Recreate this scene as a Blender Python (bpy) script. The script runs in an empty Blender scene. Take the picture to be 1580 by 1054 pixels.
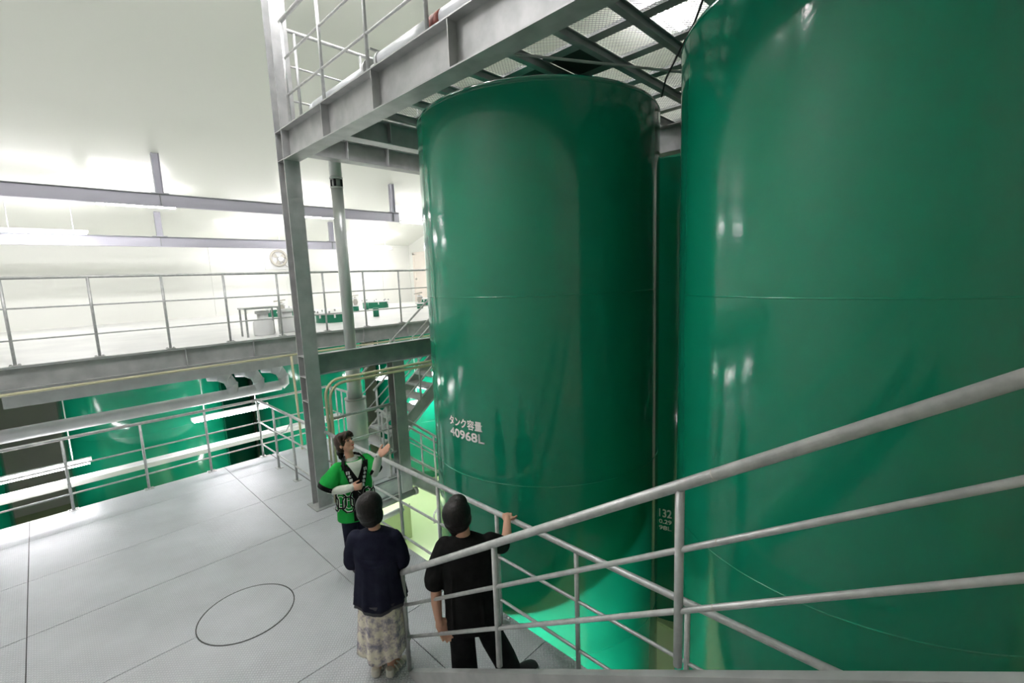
import bpy, bmesh, math, random
from mathutils import Vector, Matrix
from mathutils.bvhtree import BVHTree
random.seed(7)
S = bpy.context.scene
C = S.collection
PI = math.pi

# ------------------------------------------------------------------ camera, world, exposure
cd = bpy.data.cameras.new('camera'); cam = bpy.data.objects.new('camera', cd); C.objects.link(cam)
cd.sensor_fit = 'HORIZONTAL'; cd.sensor_width = 36.0; cd.lens = 36.0 * 712.28 / 1580.0
cd.clip_start = 0.05; cd.clip_end = 100
r_, u_, f_ = (0.696321, -0.716734, -0.03782), (0.125355, 0.069563, 0.98967), (0.706699, 0.693869, -0.138285)
cam.matrix_world = Matrix(((r_[0], u_[0], -f_[0], 0), (r_[1], u_[1], -f_[1], 0), (r_[2], u_[2], -f_[2], 0), (0, 0, 0, 1)))
S.camera = cam
w = bpy.data.worlds.new('world'); S.world = w; w.use_nodes = True
w.node_tree.nodes['Background'].inputs[0].default_value = (0.8, 0.85, 0.8, 1)
w.node_tree.nodes['Background'].inputs[1].default_value = 0.05
S.view_settings.view_transform = 'Standard'; S.view_settings.look = 'None'
S.view_settings.gamma = 1; S.view_settings.use_curve_mapping = False
S.view_settings.exposure = 0.9
LAMP = 95.0          # emission strength of the fluorescent tubes

# heights, metres, measured from the eye of the photographer
ZG, ZW, ZM, ZU = -6.0, -3.19, -0.94, 1.99      # ground, walkway, mezzanine, upper platform
def ceil_z(y): return 1.57 + 0.27 * (18.1 - y)

# ------------------------------------------------------------------ materials
def nt(name):
    m = bpy.data.materials.new(name); m.use_nodes = True
    return m, m.node_tree.nodes, m.node_tree.links, m.node_tree.nodes['Principled BSDF']
def plain(name, col, rough=0.5, metal=0.0, spec=0.5, coat=0.0):
    m, n, l, b = nt(name)
    b.inputs['Base Color'].default_value = (*col, 1); b.inputs['Roughness'].default_value = rough
    b.inputs['Metallic'].default_value = metal; b.inputs['Specular IOR Level'].default_value = spec
    b.inputs['Coat Weight'].default_value = coat; b.inputs['Coat Roughness'].default_value = 0.05
    return m
def mottled(name, c1, c2, scale=6, rough=0.5, metal=0.0, bump=0.0, bscale=40, detail=4, spec=0.5):
    m, n, l, b = nt(name)
    tc = n.new('ShaderNodeTexCoord'); no = n.new('ShaderNodeTexNoise'); no.inputs['Scale'].default_value = scale
    no.inputs['Detail'].default_value = detail
    l.new(tc.outputs['Object'], no.inputs['Vector'])
    r = n.new('ShaderNodeValToRGB'); r.color_ramp.elements[0].color = (*c1, 1); r.color_ramp.elements[1].color = (*c2, 1)
    r.color_ramp.elements[0].position = 0.35; r.color_ramp.elements[1].position = 0.65
    l.new(no.outputs['Fac'], r.inputs['Fac']); l.new(r.outputs['Color'], b.inputs['Base Color'])
    b.inputs['Roughness'].default_value = rough; b.inputs['Metallic'].default_value = metal
    b.inputs['Specular IOR Level'].default_value = 0.12 if name.endswith('cloth') else (0.25 if name.endswith('hair') else spec)
    if bump:
        n2 = n.new('ShaderNodeTexNoise'); n2.inputs['Scale'].default_value = bscale; n2.inputs['Detail'].default_value = 2
        l.new(tc.outputs['Object'], n2.inputs['Vector'])
        bp = n.new('ShaderNodeBump'); bp.inputs['Strength'].default_value = bump; bp.inputs['Distance'].default_value = 0.01
        l.new(n2.outputs['Fac'], bp.inputs['Height']); l.new(bp.outputs['Normal'], b.inputs['Normal'])
    return m
def emit(name, col, s):
    m, n, l, b = nt(name)
    b.inputs['Base Color'].default_value = (1, 1, 1, 1)
    b.inputs['Emission Color'].default_value = (*col, 1); b.inputs['Emission Strength'].default_value = s
    return m
def checker_plate():
    m, n, l, b = nt('checker_plate')
    tc = n.new('ShaderNodeTexCoord'); sp = n.new('ShaderNodeSeparateXYZ'); l.new(tc.outputs['Object'], sp.inputs[0])
    def M(op, a, c=None, d=None):
        k = n.new('ShaderNodeMath'); k.operation = op
        for i, v in enumerate((a, c, d)):
            if v is None: continue
            if isinstance(v, (int, float)): k.inputs[i].default_value = v
            else: l.new(v, k.inputs[i])
        return k.outputs[0]
    p = 0.024
    U = M('MULTIPLY', M('ADD', sp.outputs[0], sp.outputs[1]), 0.707 / p)
    V = M('MULTIPLY', M('SUBTRACT', sp.outputs[0], sp.outputs[1]), 0.707 / p)
    fu = M('SUBTRACT', M('FRACT', U), 0.5); fv = M('SUBTRACT', M('FRACT', V), 0.5)
    par = M('FLOORED_MODULO', M('ADD', M('FLOOR', U), M('FLOOR', V)), 2.0)
    ipar = M('SUBTRACT', 1.0, par)
    a = M('ADD', M('MULTIPLY', fu, par), M('MULTIPLY', fv, ipar))
    c = M('ADD', M('MULTIPLY', fv, par), M('MULTIPLY', fu, ipar))
    a2 = M('POWER', M('MULTIPLY', a, 1 / 0.52), 2.0); c2 = M('POWER', M('MULTIPLY', c, 1 / 0.17), 2.0)
    lug = M('SUBTRACT', 1.0, M('MINIMUM', M('ADD', a2, c2), 1.0))
    bp = n.new('ShaderNodeBump'); bp.inputs['Strength'].default_value = 1.0; bp.inputs['Distance'].default_value = 0.006
    l.new(lug, bp.inputs['Height']); l.new(bp.outputs['Normal'], b.inputs['Normal'])
    no = n.new('ShaderNodeTexNoise'); no.inputs['Scale'].default_value = 1.6; no.inputs['Detail'].default_value = 6
    l.new(tc.outputs['Object'], no.inputs['Vector'])
    r = n.new('ShaderNodeValToRGB')
    r.color_ramp.elements[0].position = 0.3; r.color_ramp.elements[1].position = 0.7
    r.color_ramp.elements[0].color = (0.48, 0.50, 0.52, 1); r.color_ramp.elements[1].color = (0.60, 0.62, 0.65, 1)
    l.new(no.outputs['Fac'], r.inputs['Fac'])
    mx = n.new('ShaderNodeMix'); mx.data_type = 'RGBA'; mx.inputs[7].default_value = (0.80, 0.81, 0.83, 1)
    l.new(M('MULTIPLY', lug, 0.9), mx.inputs[0]); l.new(r.outputs['Color'], mx.inputs[6]); l.new(mx.outputs[2], b.inputs['Base Color'])
    b.inputs['Metallic'].default_value = 0.25; b.inputs['Roughness'].default_value = 0.46
    return m
def tank_paint():
    m, n, l, b = nt('green_enamel')
    tc = n.new('ShaderNodeTexCoord')
    b.inputs['Base Color'].default_value = (0.004, 0.21, 0.114, 1)
    b.inputs['Roughness'].default_value = 0.11; b.inputs['Specular IOR Level'].default_value = 0.62
    no = n.new('ShaderNodeTexNoise'); no.inputs['Scale'].default_value = 55; no.inputs['Detail'].default_value = 1
    l.new(tc.outputs['Object'], no.inputs['Vector'])
    mp = n.new('ShaderNodeMapping'); mp.inputs['Scale'].default_value = (1, 1, 0.35); l.new(tc.outputs['Object'], mp.inputs[0])
    n2 = n.new('ShaderNodeTexNoise'); n2.inputs['Scale'].default_value = 2.2; n2.inputs['Detail'].default_value = 2; l.new(mp.outputs[0], n2.inputs['Vector'])
    b1 = n.new('ShaderNodeBump'); b1.inputs['Strength'].default_value = 0.10; b1.inputs['Distance'].default_value = 0.004
    l.new(no.outputs['Fac'], b1.inputs['Height'])
    b2 = n.new('ShaderNodeBump'); b2.inputs['Strength'].default_value = 0.12; b2.inputs['Distance'].default_value = 0.05
    l.new(n2.outputs['Fac'], b2.inputs['Height']); l.new(b1.outputs['Normal'], b2.inputs['Normal']); l.new(b2.outputs['Normal'], b.inputs['Normal'])
    return m
def hair_mat(name, c1, c2):
    m, n, l, b = nt(name); tc = n.new('ShaderNodeTexCoord'); mp = n.new('ShaderNodeMapping'); mp.inputs['Scale'].default_value = (1, 1, .12)
    no = n.new('ShaderNodeTexNoise'); no.inputs['Scale'].default_value = 120; no.inputs['Detail'].default_value = 3
    l.new(tc.outputs['Object'], mp.inputs[0]); l.new(mp.outputs[0], no.inputs['Vector'])
    r = n.new('ShaderNodeValToRGB'); r.color_ramp.elements[0].position = .35; r.color_ramp.elements[1].position = .65
    r.color_ramp.elements[0].color = (*c1, 1); r.color_ramp.elements[1].color = (*c2, 1)
    l.new(no.outputs['Fac'], r.inputs['Fac']); l.new(r.outputs['Color'], b.inputs['Base Color'])
    bp = n.new('ShaderNodeBump'); bp.inputs['Strength'].default_value = .6; bp.inputs['Distance'].default_value = .006
    l.new(no.outputs['Fac'], bp.inputs['Height']); l.new(bp.outputs['Normal'], b.inputs['Normal'])
    b.inputs['Roughness'].default_value = .45; b.inputs['Specular IOR Level'].default_value = .28
    return m
def floral():
    m, n, l, b = nt('floral_cloth')
    tc = n.new('ShaderNodeTexCoord')
    v = n.new('ShaderNodeTexNoise'); v.inputs['Scale'].default_value = 14; v.inputs['Detail'].default_value = 5; v.inputs['Roughness'].default_value = 0.7
    l.new(tc.outputs['Object'], v.inputs['Vector'])
    r = n.new('ShaderNodeValToRGB'); e = r.color_ramp.elements
    e[0].position = 0.38; e[0].color = (0.26, 0.25, 0.30, 1); e[1].position = 0.55; e[1].color = (0.78, 0.73, 0.60, 1)
    k = e.new(0.46); k.color = (0.52, 0.46, 0.45, 1)
    l.new(v.outputs['Fac'], r.inputs['Fac']); l.new(r.outputs['Color'], b.inputs['Base Color']); b.inputs['Roughness'].default_value = 0.85
    return m
MT = {
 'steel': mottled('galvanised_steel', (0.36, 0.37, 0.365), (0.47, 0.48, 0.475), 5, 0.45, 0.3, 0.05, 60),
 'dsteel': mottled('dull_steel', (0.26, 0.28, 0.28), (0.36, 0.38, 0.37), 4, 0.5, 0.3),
 'rail': mottled('galvanised_pipe', (0.44, 0.455, 0.45), (0.56, 0.57, 0.56), 18, 0.42, 0.35, 0.06, 150),
 'plate': checker_plate(),
 'green': tank_paint(),
 'dgreen': plain('green_cap', (0.004, 0.19, 0.1), 0.3),
 'wall': plain('white_panel', (0.83, 0.845, 0.79), 0.45, 0, 0.3),
 'ceil': plain('ceiling_panel', (0.82, 0.845, 0.77), 0.28, 0, 0.4),
 'ground': mottled('pale_green_paint', (0.55, 0.70, 0.36), (0.60, 0.74, 0.41), 0.8, 0.3),
 'plinth': mottled('pale_green_paint_block', (0.50, 0.64, 0.32), (0.55, 0.69, 0.36), 1.2, 0.45),
 'mezz': mottled('white_floor_paint', (0.74, 0.75, 0.74), (0.82, 0.83, 0.81), 1.5, 0.4),
 'white': plain('white_paint', (0.82, 0.83, 0.82), 0.4),
 'letter': plain('white_lettering', (0.88, 0.88, 0.85), 0.5),
 'pipe': mottled('insulated_pipe_jacket', (0.60, 0.63, 0.65), (0.70, 0.72, 0.73), 3, 0.35, 0.25),
 'tele': mottled('grey_duct_paint', (0.62, 0.65, 0.63), (0.68, 0.71, 0.69), 3, 0.3, 0.15),
 'duct': mottled('grey_vinyl', (0.58, 0.60, 0.61), (0.66, 0.68, 0.69), 6, 0.45),
 'rust': plain('red_brown_tape', (0.20, 0.045, 0.03), 0.6),
 'conduit': plain('cream_conduit', (0.55, 0.53, 0.34), 0.45),
 'black': plain('black_rubber', (0.012, 0.012, 0.014), 0.6),
 'darkp': plain('dark_plate', (0.05, 0.055, 0.05), 0.6),
 'tube': emit('fluorescent_tube', (1.0, 0.955, 0.985), LAMP), 'tube2': emit('fluorescent_tube_dim', (1.0, 0.955, 0.985), LAMP * .36),
 'beige': plain('cream_door', (0.80, 0.74, 0.66), 0.5),
 'fan': plain('cream_plastic', (0.52, 0.50, 0.44), 0.5),
 'blue': plain('rail_steel_blue', (0.42, 0.42, 0.47), 0.45, 0.2),
 'skin': plain('skin', (0.60, 0.34, 0.24), 0.5, 0, 0.3), 'hair': hair_mat('black_hair', (0.003, 0.0025, 0.0025), (0.013, 0.010, 0.009)),
 'bhair': hair_mat('brown_hair', (0.014, 0.008, 0.006), (0.055, 0.030, 0.018)),
 'happi': mottled('green_coat_cloth', (0.010, 0.30, 0.045), (0.014, 0.36, 0.06), 9, 0.85, 0, 0.2, 25),
 'navy': mottled('navy_cloth', (0.010, 0.011, 0.024), (0.016, 0.018, 0.034), 12, 0.9, 0, 0.2, 30),
 'tee': mottled('black_cloth', (0.006, 0.006, 0.006), (0.011, 0.011, 0.011), 12, 0.9, 0, 0.2, 30),
 'trouser': mottled('black_trouser_cloth', (0.008, 0.008, 0.009), (0.015, 0.015, 0.016), 14, 0.85, 0, 0.2, 22),
 'shirt': mottled('white_shirt_cloth', (0.55, 0.60, 0.52), (0.66, 0.70, 0.62), 10, 0.8, 0, 0.25, 20),
 'floral': floral(), 'shoe': plain('off_white_leather', (0.62, 0.60, 0.52), 0.55), 'lips': plain('lips', (0.42, 0.10, 0.08), 0.5),
 'lace': plain('dark_lace', (0.05, 0.05, 0.06), 0.9), 'eye': plain('eye_dark', (0.02, 0.015, 0.012), 0.3),
}

# ------------------------------------------------------------------ mesh helpers
class MB:
    def __init__(s): s.v = []; s.f = []
    def add(s, v, f):
        k = len(s.v); s.v += [tuple(p) for p in v]; s.f += [tuple(i + k for i in q) for q in f]; return s
    def box(s, x0, x1, y0, y1, z0, z1):
        v = [(x, y, z) for z in (z0, z1) for x, y in ((x0, y0), (x1, y0), (x1, y1), (x0, y1))]
        return s.add(v, [(3, 2, 1, 0), (4, 5, 6, 7), (0, 1, 5, 4), (1, 2, 6, 5), (2, 3, 7, 6), (3, 0, 4, 7)])
    def bar(s, a, b, wd, h, up=(0, 0, 1)):           # box along a-b, wd sideways, h along up
        a, b = Vector(a), Vector(b); d = (b - a).normalized(); up = Vector(up)
        sd = d.cross(up).normalized(); up = sd.cross(d).normalized()
        v = [p + sd * i * wd / 2 + up * j * h / 2 for p in (a, b) for i, j in ((-1, -1), (1, -1), (1, 1), (-1, 1))]
        return s.add(v, [(0, 1, 2, 3), (7, 6, 5, 4), (0, 4, 5, 1), (1, 5, 6, 2), (2, 6, 7, 3), (3, 7, 4, 0)])
    def tube(s, pts, r, seg=10, cap=True):
        pts = [Vector(p) for p in pts]; n = len(pts)
        rr = r if isinstance(r, (list, tuple)) else [r] * n
        t0 = (pts[1] - pts[0]).normalized()
        nx = t0.orthogonal().normalized(); v = []; f = []
        for i, p in enumerate(pts):
            if i == 0: t = t0
            elif i == n - 1: t = (pts[-1] - pts[-2]).normalized()
            else: t = ((pts[i + 1] - p).normalized() + (p - pts[i - 1]).normalized()).normalized()
            nx = (nx - t * nx.dot(t)).normalized(); ny = t.cross(nx)
            for k in range(seg):
                a = 2 * PI * k / seg; v.append(p + (nx * math.cos(a) + ny * math.sin(a)) * rr[i])
        for i in range(n - 1):
            for k in range(seg):
                k2 = (k + 1) % seg; f.append((i * seg + k, i * seg + k2, (i + 1) * seg + k2, (i + 1) * seg + k))
        if cap: f.append(tuple(range(seg - 1, -1, -1))); f.append(tuple((n - 1) * seg + k for k in range(seg)))
        return s.add(v, f)
    def lathe(s, prof, c=(0, 0, 0), seg=32, close=False):
        v = []; f = []; n = len(prof)
        for r, z in prof:
            for k in range(seg):
                a = 2 * PI * k / seg; v.append((c[0] + r * math.cos(a), c[1] + r * math.sin(a), c[2] + z))
        for i in range(n - 1):
            for k in range(seg):
                k2 = (k + 1) % seg; f.append((i * seg + k, i * seg + k2, (i + 1) * seg + k2, (i + 1) * seg + k))
        if close:
            f.append(tuple(range(seg - 1, -1, -1))); f.append(tuple((n - 1) * seg + k for k in range(seg)))
        return s.add(v, f)
    def prism(s, poly, a, b):                         # poly: list of 3d points (planar), extruded from offset a to b
        a, b = Vector(a), Vector(b); n = len(poly)
        v = [Vector(p) + a for p in poly] + [Vector(p) + b for p in poly]
        f = [tuple(range(n - 1, -1, -1)), tuple(range(n, 2 * n))] + [(i, (i + 1) % n, n + (i + 1) % n, n + i) for i in range(n)]
        return s.add(v, f)
    def loft(s, rings, seg=20):                       # ring: centre, rx, ry, xdir, ydir
        v = []; f = []; n = len(rings)
        for c, rx, ry, xd, yd in rings:
            c, xd, yd = Vector(c), Vector(xd), Vector(yd)
            for k in range(seg):
                a = 2 * PI * k / seg; v.append(c + xd * rx * math.cos(a) + yd * ry * math.sin(a))
        for i in range(n - 1):
            for k in range(seg):
                k2 = (k + 1) % seg; f.append((i * seg + k, i * seg + k2, (i + 1) * seg + k2, (i + 1) * seg + k))
        f.append(tuple(range(seg - 1, -1, -1))); f.append(tuple((n - 1) * seg + k for k in range(seg)))
        return s.add(v, f)
    def limb(s, pts, rad, seg=12):                    # tapered tube with rounded ends
        pts = [Vector(p) for p in pts]; d0 = (pts[0] - pts[1]).normalized(); d1 = (pts[-1] - pts[-2]).normalized()
        P = [pts[0] + d0 * rad[0] * .95, pts[0] + d0 * rad[0] * .6] + pts + [pts[-1] + d1 * rad[-1] * .6, pts[-1] + d1 * rad[-1] * .95]
        Rr = [rad[0] * .3, rad[0] * .8] + list(rad) + [rad[-1] * .8, rad[-1] * .3]
        return s.tube(P, Rr, seg)
    def ball(s, c, r, rot=None, seg=16):
        if isinstance(r, (int, float)): r = (r, r, r)
        v = []; f = []; n = seg // 2
        c = Vector(c)
        for i in range(n + 1):
            t = PI * (i + .02) / (n + .04)
            for k in range(seg):
                a = 2 * PI * k / seg
                p = Vector((r[0] * math.sin(t) * math.cos(a), r[1] * math.sin(t) * math.sin(a), -r[2] * math.cos(t)))
                if rot: p = rot @ p
                v.append(c + p)
        for i in range(n):
            for k in range(seg):
                k2 = (k + 1) % seg; f.append((i * seg + k, i * seg + k2, (i + 1) * seg + k2, (i + 1) * seg + k))
        f.append(tuple(range(seg - 1, -1, -1))); f.append(tuple(n * seg + k for k in range(seg)))
        return s.add(v, f)
    def mesh(s, name, mat, smooth=False):
        m = bpy.data.meshes.new(name); m.from_pydata(s.v, [], s.f); m.update()
        b = bmesh.new(); b.from_mesh(m); bmesh.ops.recalc_face_normals(b, faces=b.faces); b.to_mesh(m); b.free()
        if mat: m.materials.append(MT[mat])
        if smooth: m.polygons.foreach_set('use_smooth', [True] * len(m.polygons))
        return m
    def build(s, name, mat, parent=None, smooth=False, local=False):
        return place(name, s.mesh(name, mat, smooth), parent, local=local)
def autosmooth(o, ang=40):
    m = o.data
    m.polygons.foreach_set('use_smooth', [True] * len(m.polygons))
    b = bmesh.new(); b.from_mesh(m); c = math.radians(ang)
    for e in b.edges:
        e.smooth = len(e.link_faces) == 2 and e.calc_face_angle(0) < c
    b.to_mesh(m); b.free()
    return o
def place(name, mesh, parent=None, loc=None, rz=0.0, local=False):
    o = bpy.data.objects.new(name, mesh); C.objects.link(o)
    if loc is not None: o.location = loc
    if rz: o.rotation_euler = (0, 0, rz)
    if parent:
        o.parent = parent
        if not local: o.matrix_parent_inverse = root_mat(parent).inverted()
    return o
def root_mat(p):
    m = Matrix.Translation(p.location) @ p.rotation_euler.to_matrix().to_4x4()
    return (root_mat(p.parent) @ p.matrix_parent_inverse @ m) if p.parent else m
def tag(o, label, cat, group=None, kind=None):
    o['label'] = label; o['category'] = cat
    if group: o['group'] = group
    if kind: o['kind'] = kind
    return o
def thing(name, label, cat, loc, group=None, kind=None, rz=0):
    o = bpy.data.objects.new(name, None); C.objects.link(o); o.location = loc; o.rotation_euler = (0, 0, rz)
    o.empty_display_size = 0.1
    return tag(o, label, cat, group, kind)
def struct(name, mb, mat, label, cat):
    return tag(mb.build(name, mat), label, cat, None, 'structure')

# ------------------------------------------------------------------ room shell
struct('floor', MB().box(-6.2, 12.2, -9.2, 18.3, ZG - .2, ZG), 'ground', 'pale green painted ground floor far below the walkway', 'floor')
struct('wall_back', MB().box(-6.2, 12.2, 18.1, 18.3, ZG, 2.2), 'wall', 'white back wall behind the mezzanine railing', 'wall')
struct('wall_right', MB().prism([(12, -9.2, ZG), (12, 18.3, ZG), (12, 18.3, ceil_z(18.3)), (12, -9.2, ceil_z(-9.2))], (0, 0, 0), (.2, 0, 0)), 'wall', 'white side wall holding the cream door', 'wall')
struct('wall_left', MB().prism([(-6, -9.2, ZG), (-6, 18.3, ZG), (-6, 18.3, ceil_z(18.3)), (-6, -9.2, ceil_z(-9.2))], (-.2, 0, 0), (0, 0, 0)), 'wall', 'white side wall to the left of the walkway', 'wall')
struct('wall_front', MB().box(-6.2, 12.2, -9.2, -9, ZG, ceil_z(-9.2)), 'wall', 'white wall behind the photographer', 'wall')
struct('ceiling', MB().prism([(-6.2, 18.3, ceil_z(18.3)), (-6.2, -9.2, ceil_z(-9.2)), (-6.2, -9.2, ceil_z(-9.2) + .2), (-6.2, 18.3, ceil_z(18.3) + .2)], (0, 0, 0), (18.4, 0, 0)), 'ceil', 'pale glossy sloping ceiling above everything', 'ceiling')
struct('trim_1', MB().box(-6, 12, 18.06, 18.1, 1.50, 1.57), 'wall', 'white cornice strip where back wall meets ceiling', 'trim')
for i, x in enumerate((4.2, 6.6, 9.2, 10.6)):
    struct('trim_%d' % (i + 2), MB().box(x - .012, x + .012, 18.085, 18.1, ZM, 1.5), 'wall', ('first', 'second', 'third', 'fourth')[i] + ' thin vertical panel joint of the back wall counted from the left', 'trim')
# cream door in the side wall at the far corner
d = thing('door_1', 'cream door in the far right corner above the mezzanine', 'door', (12, 17.2, ZM), None, 'structure')
MB().box(11.94, 12, 16.7, 17.62, ZM, 1.12).build('door_leaf', 'beige', d)
MB().box(11.92, 12, 17.62, 17.72, ZM, 1.22).build('door_frame', 'beige', d)
MB().box(11.92, 12, 16.6, 16.7, ZM, 1.22).build('door_frame', 'beige', d)
MB().box(11.92, 12, 16.6, 17.72, 1.12, 1.24).build('door_frame', 'beige', d)
MB().ball((11.9, 17.5, .08), .05).build('door_handle', 'fan', d)

# ------------------------------------------------------------------ steel members
def beam(name, label, a, b, h, wd, mat='steel', stiff=(), group=None, cat='beam', t=.012, sub=None):
    a, b = Vector(a), Vector(b); r = thing(name, label, cat, a, group) if sub is None else sub
    d = (b - a).normalized(); sd = d.cross(Vector((0, 0, 1)))
    MB().bar(a + Vector((0, 0, h / 2 - t / 2)), b + Vector((0, 0, h / 2 - t / 2)), wd, t).build('top_flange', mat, r)
    MB().bar(a - Vector((0, 0, h / 2 - t / 2)), b - Vector((0, 0, h / 2 - t / 2)), wd, t).build('bottom_flange', mat, r)
    MB().bar(a, b, .012, h - 2 * t).build('web', mat, r)
    sm = None
    for q in stiff:
        p = a + d * q
        if sm is None:
            o = MB().bar(-sd * (wd / 2 - .006), sd * (wd / 2 - .006), .012, h - 2 * t).mesh('stiffener', mat); sm = o
        place('stiffener', sm, r, loc=p)
    return r
def hcol(name, label, x0, x1, y0, y1, z0, z1, plates=(), mat='steel', base=True, group=None):
    r = thing(name, label, 'column', ((x0 + x1) / 2, (y0 + y1) / 2, z0), group)
    MB().box(x0, x1, y0, y0 + .014, z0, z1).build('flange', mat, r)
    MB().box(x0, x1, y1 - .014, y1, z0, z1).build('flange', mat, r)
    xm = (x0 + x1) / 2
    MB().box(xm - .006, xm + .006, y0 + .014, y1 - .014, z0, z1).build('web', mat, r)
    for z in plates:
        MB().box(x0, xm - .006, y0 + .014, y1 - .014, z - .006, z + .006).build('stiffener', mat, r)
        MB().box(xm + .006, x1, y0 + .014, y1 - .014, z - .006, z + .006).build('stiffener', mat, r)
    if base: MB().box(x0 - .06, x1 + .06, y0 - .06, y1 + .06, z0, z0 + .012).build('base_plate', mat, r)
    return r
hcol('steel_column', 'tall galvanised H column rising from the walkway behind the guide', 2.45, 2.65, 6.40, 6.62, ZW, 4.55, (1.62, 1.98, -.98, -1.27, -1.62))
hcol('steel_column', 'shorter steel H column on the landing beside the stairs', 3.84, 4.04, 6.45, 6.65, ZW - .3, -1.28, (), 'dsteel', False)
beam('steel_beam', 'long galvanised edge beam under the upper railing at the top', (2.55, 6.40, 1.80), (2.55, -3.2, 1.80), .38, .20, 'steel', (1.16, 2.26, 3.42, 4.6, 5.8, 7.0))
beam('steel_beam', 'dark cross beam under the upper platform starting at the tall column', (2.66, 6.5, 1.87), (9.5, 6.5, 1.87), .28, .18, 'steel', (.7, 1.35, 2.0, 2.65))
beam('steel_beam', 'second cross beam under the upper platform nearer than the column', (2.66, 5.12, 1.755), (9.5, 5.12, 1.755), .26, .16, 'steel', (.55, 1.15, 1.75))
beam('steel_beam', 'upper beam running between the two rows of tanks', (6.05, 6.4, 1.70), (6.05, -3, 1.70), .34, .2, 'steel', (1, 2, 3, 4, 5, 6))
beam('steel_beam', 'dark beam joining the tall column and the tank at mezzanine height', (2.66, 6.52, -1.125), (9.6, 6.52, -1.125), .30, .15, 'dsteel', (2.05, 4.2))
beam('steel_beam', 'grey edge beam carrying the white mezzanine floor', (-5.98, 9.22, -1.11), (11.98, 9.22, -1.11), .32, .15, 'steel', (1, 3.2, 5.4, 7.6, 8.63, 10.8, 11.9, 13.1))
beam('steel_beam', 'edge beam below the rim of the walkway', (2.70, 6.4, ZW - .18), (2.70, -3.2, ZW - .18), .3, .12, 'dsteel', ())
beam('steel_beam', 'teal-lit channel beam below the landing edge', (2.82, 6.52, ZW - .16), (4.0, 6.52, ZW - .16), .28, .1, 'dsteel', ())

# ------------------------------------------------------------------ walkway floor of checker plates
def plates(root, xs, ys, z, hatch=None):
    for i in range(len(xs) - 1):
        for j in range(len(ys) - 1):
            g = .004
            x0, x1, y0, y1 = xs[i] + g, xs[i + 1] - g, ys[j] + g, ys[j + 1] - g
            if x1 - x0 < .05 or y1 - y0 < .05: continue
            key = (round(x1 - x0, 3), round(y1 - y0, 3))
            if key not in PM: PM[key] = MB().box(0, key[0], 0, key[1], -.012, 0).mesh('floor_plate', 'plate')
            place('floor_plate', PM[key], root, loc=(x0, y0, z))
PM = {}
fw = thing('floor_walkway', 'light grey checker plate walkway where the three people stand', 'floor', (0, 3, ZW - .05), None, 'structure')
MB().box(-5.98, 2.755, -3.2, 6.45, ZW - .05, ZW - .014).build('substructure', 'darkp', fw)
MB().box(-5.98, 2.755, 6.45, 9.32, ZW - .05, ZW - .014).build('substructure', 'darkp', fw)
plates(fw, [-5.98, -5.34, -2.9, -.46, 1.98, 2.76], [-3.2, -2.45, -1.23, -.01, 1.21, 2.43, 3.65, 4.87, 6.10, 7.32, 8.54, 9.32], ZW)
fl = thing('floor_landing', 'grey checker plate landing at the foot of the far stairs', 'floor', (3.4, 7.9, ZW - .05), None, 'structure')
MB().box(2.77, 4.02, 6.5, 9.3, ZW - .05, ZW - .014).build('substructure', 'darkp', fl)
plates(fl, [2.77, 4.02], [6.5, 6.62, 7.9, 9.3], ZW)
# round hatch let into the plates
h = thing('floor_hatch', 'round checker plate hatch cover set in the walkway floor', 'hatch', (1.07, 4.87, ZW))
MB().lathe([(.0005, .0035), (.415, .0035), (.415, .0)], (1.07, 4.87, ZW), 48).build('cover', 'plate', h)
MB().lathe([(.418, 0), (.418, .0035), (.428, .0035), (.428, 0)], (1.07, 4.87, ZW), 48).build('rim_gap', 'darkp', h)
# mezzanine floor
fm = struct('floor_mezzanine', MB().box(-6, 12, 9.16, 18.1, ZM - .04, ZM), 'mezz', 'bright white mezzanine floor over the far tanks', 'floor')

# ------------------------------------------------------------------ railings
def rail_post_mesh(h, r, key, mat='rail'):
    if key not in PM:
        PM[key] = MB().tube([(0, 0, 0), (0, 0, h)], r, 12).mesh('post', mat, False)
        for p in PM[key].polygons: p.use_smooth = len(p.vertices) == 4
        PM[key + 'b'] = MB().box(-.06, .06, -.05, .05, 0, .008).lathe([(.012, .008), (.012, .02), (.0005, .02)], (-.042, 0, 0), 6).lathe([(.012, .008), (.012, .02), (.0005, .02)], (.042, 0, 0), 6).mesh('base_plate', mat)
    return PM[key], PM[key + 'b']
def smooth_tube(mb, name, mat, par):
    o = mb.build(name, mat, par)
    for p in o.data.polygons: p.use_smooth = len(p.vertices) == 4
    return o
def railing(name, label, runs, posts, hs, rt=.0243, rm=.0136, rp=.019, z=0, cat='railing', group=None, plate=True, loc=None, mat='rail', key=None, rz=0):
    r = thing(name, label, cat, loc or (posts[0][0], posts[0][1], posts[0][2]), group)
    for run in runs:
        for i, hh in enumerate(hs):
            pts = [(p[0], p[1], p[2] + hh) for p in run]
            smooth_tube(MB().tube(pts, rt if i == 0 else rm, 12), 'top_rail' if i == 0 else 'mid_rail', mat, r)
    pm, bm = rail_post_mesh(hs[0], rp, key or name + '%.2f%.3f' % (hs[0], rp), mat)
    for p in posts:
        o = place('post', pm, r, loc=p)
        if plate: place('base_plate', bm, o, loc=p, rz=rz)
    return r
H3 = (1.10, .675, .25)
xr = 2.64
railing('walkway_railing', 'long grey pipe railing between the people and the big tank', [[(xr, 6.38, ZW), (xr, -3.0, ZW)]],
        [(xr, y, ZW) for y in (6.2, 5.36, 4.49, 3.75, 2.87, 1.99, 1.12, .25, -.62, -1.5, -2.4)], H3, rz=PI / 2)
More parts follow.
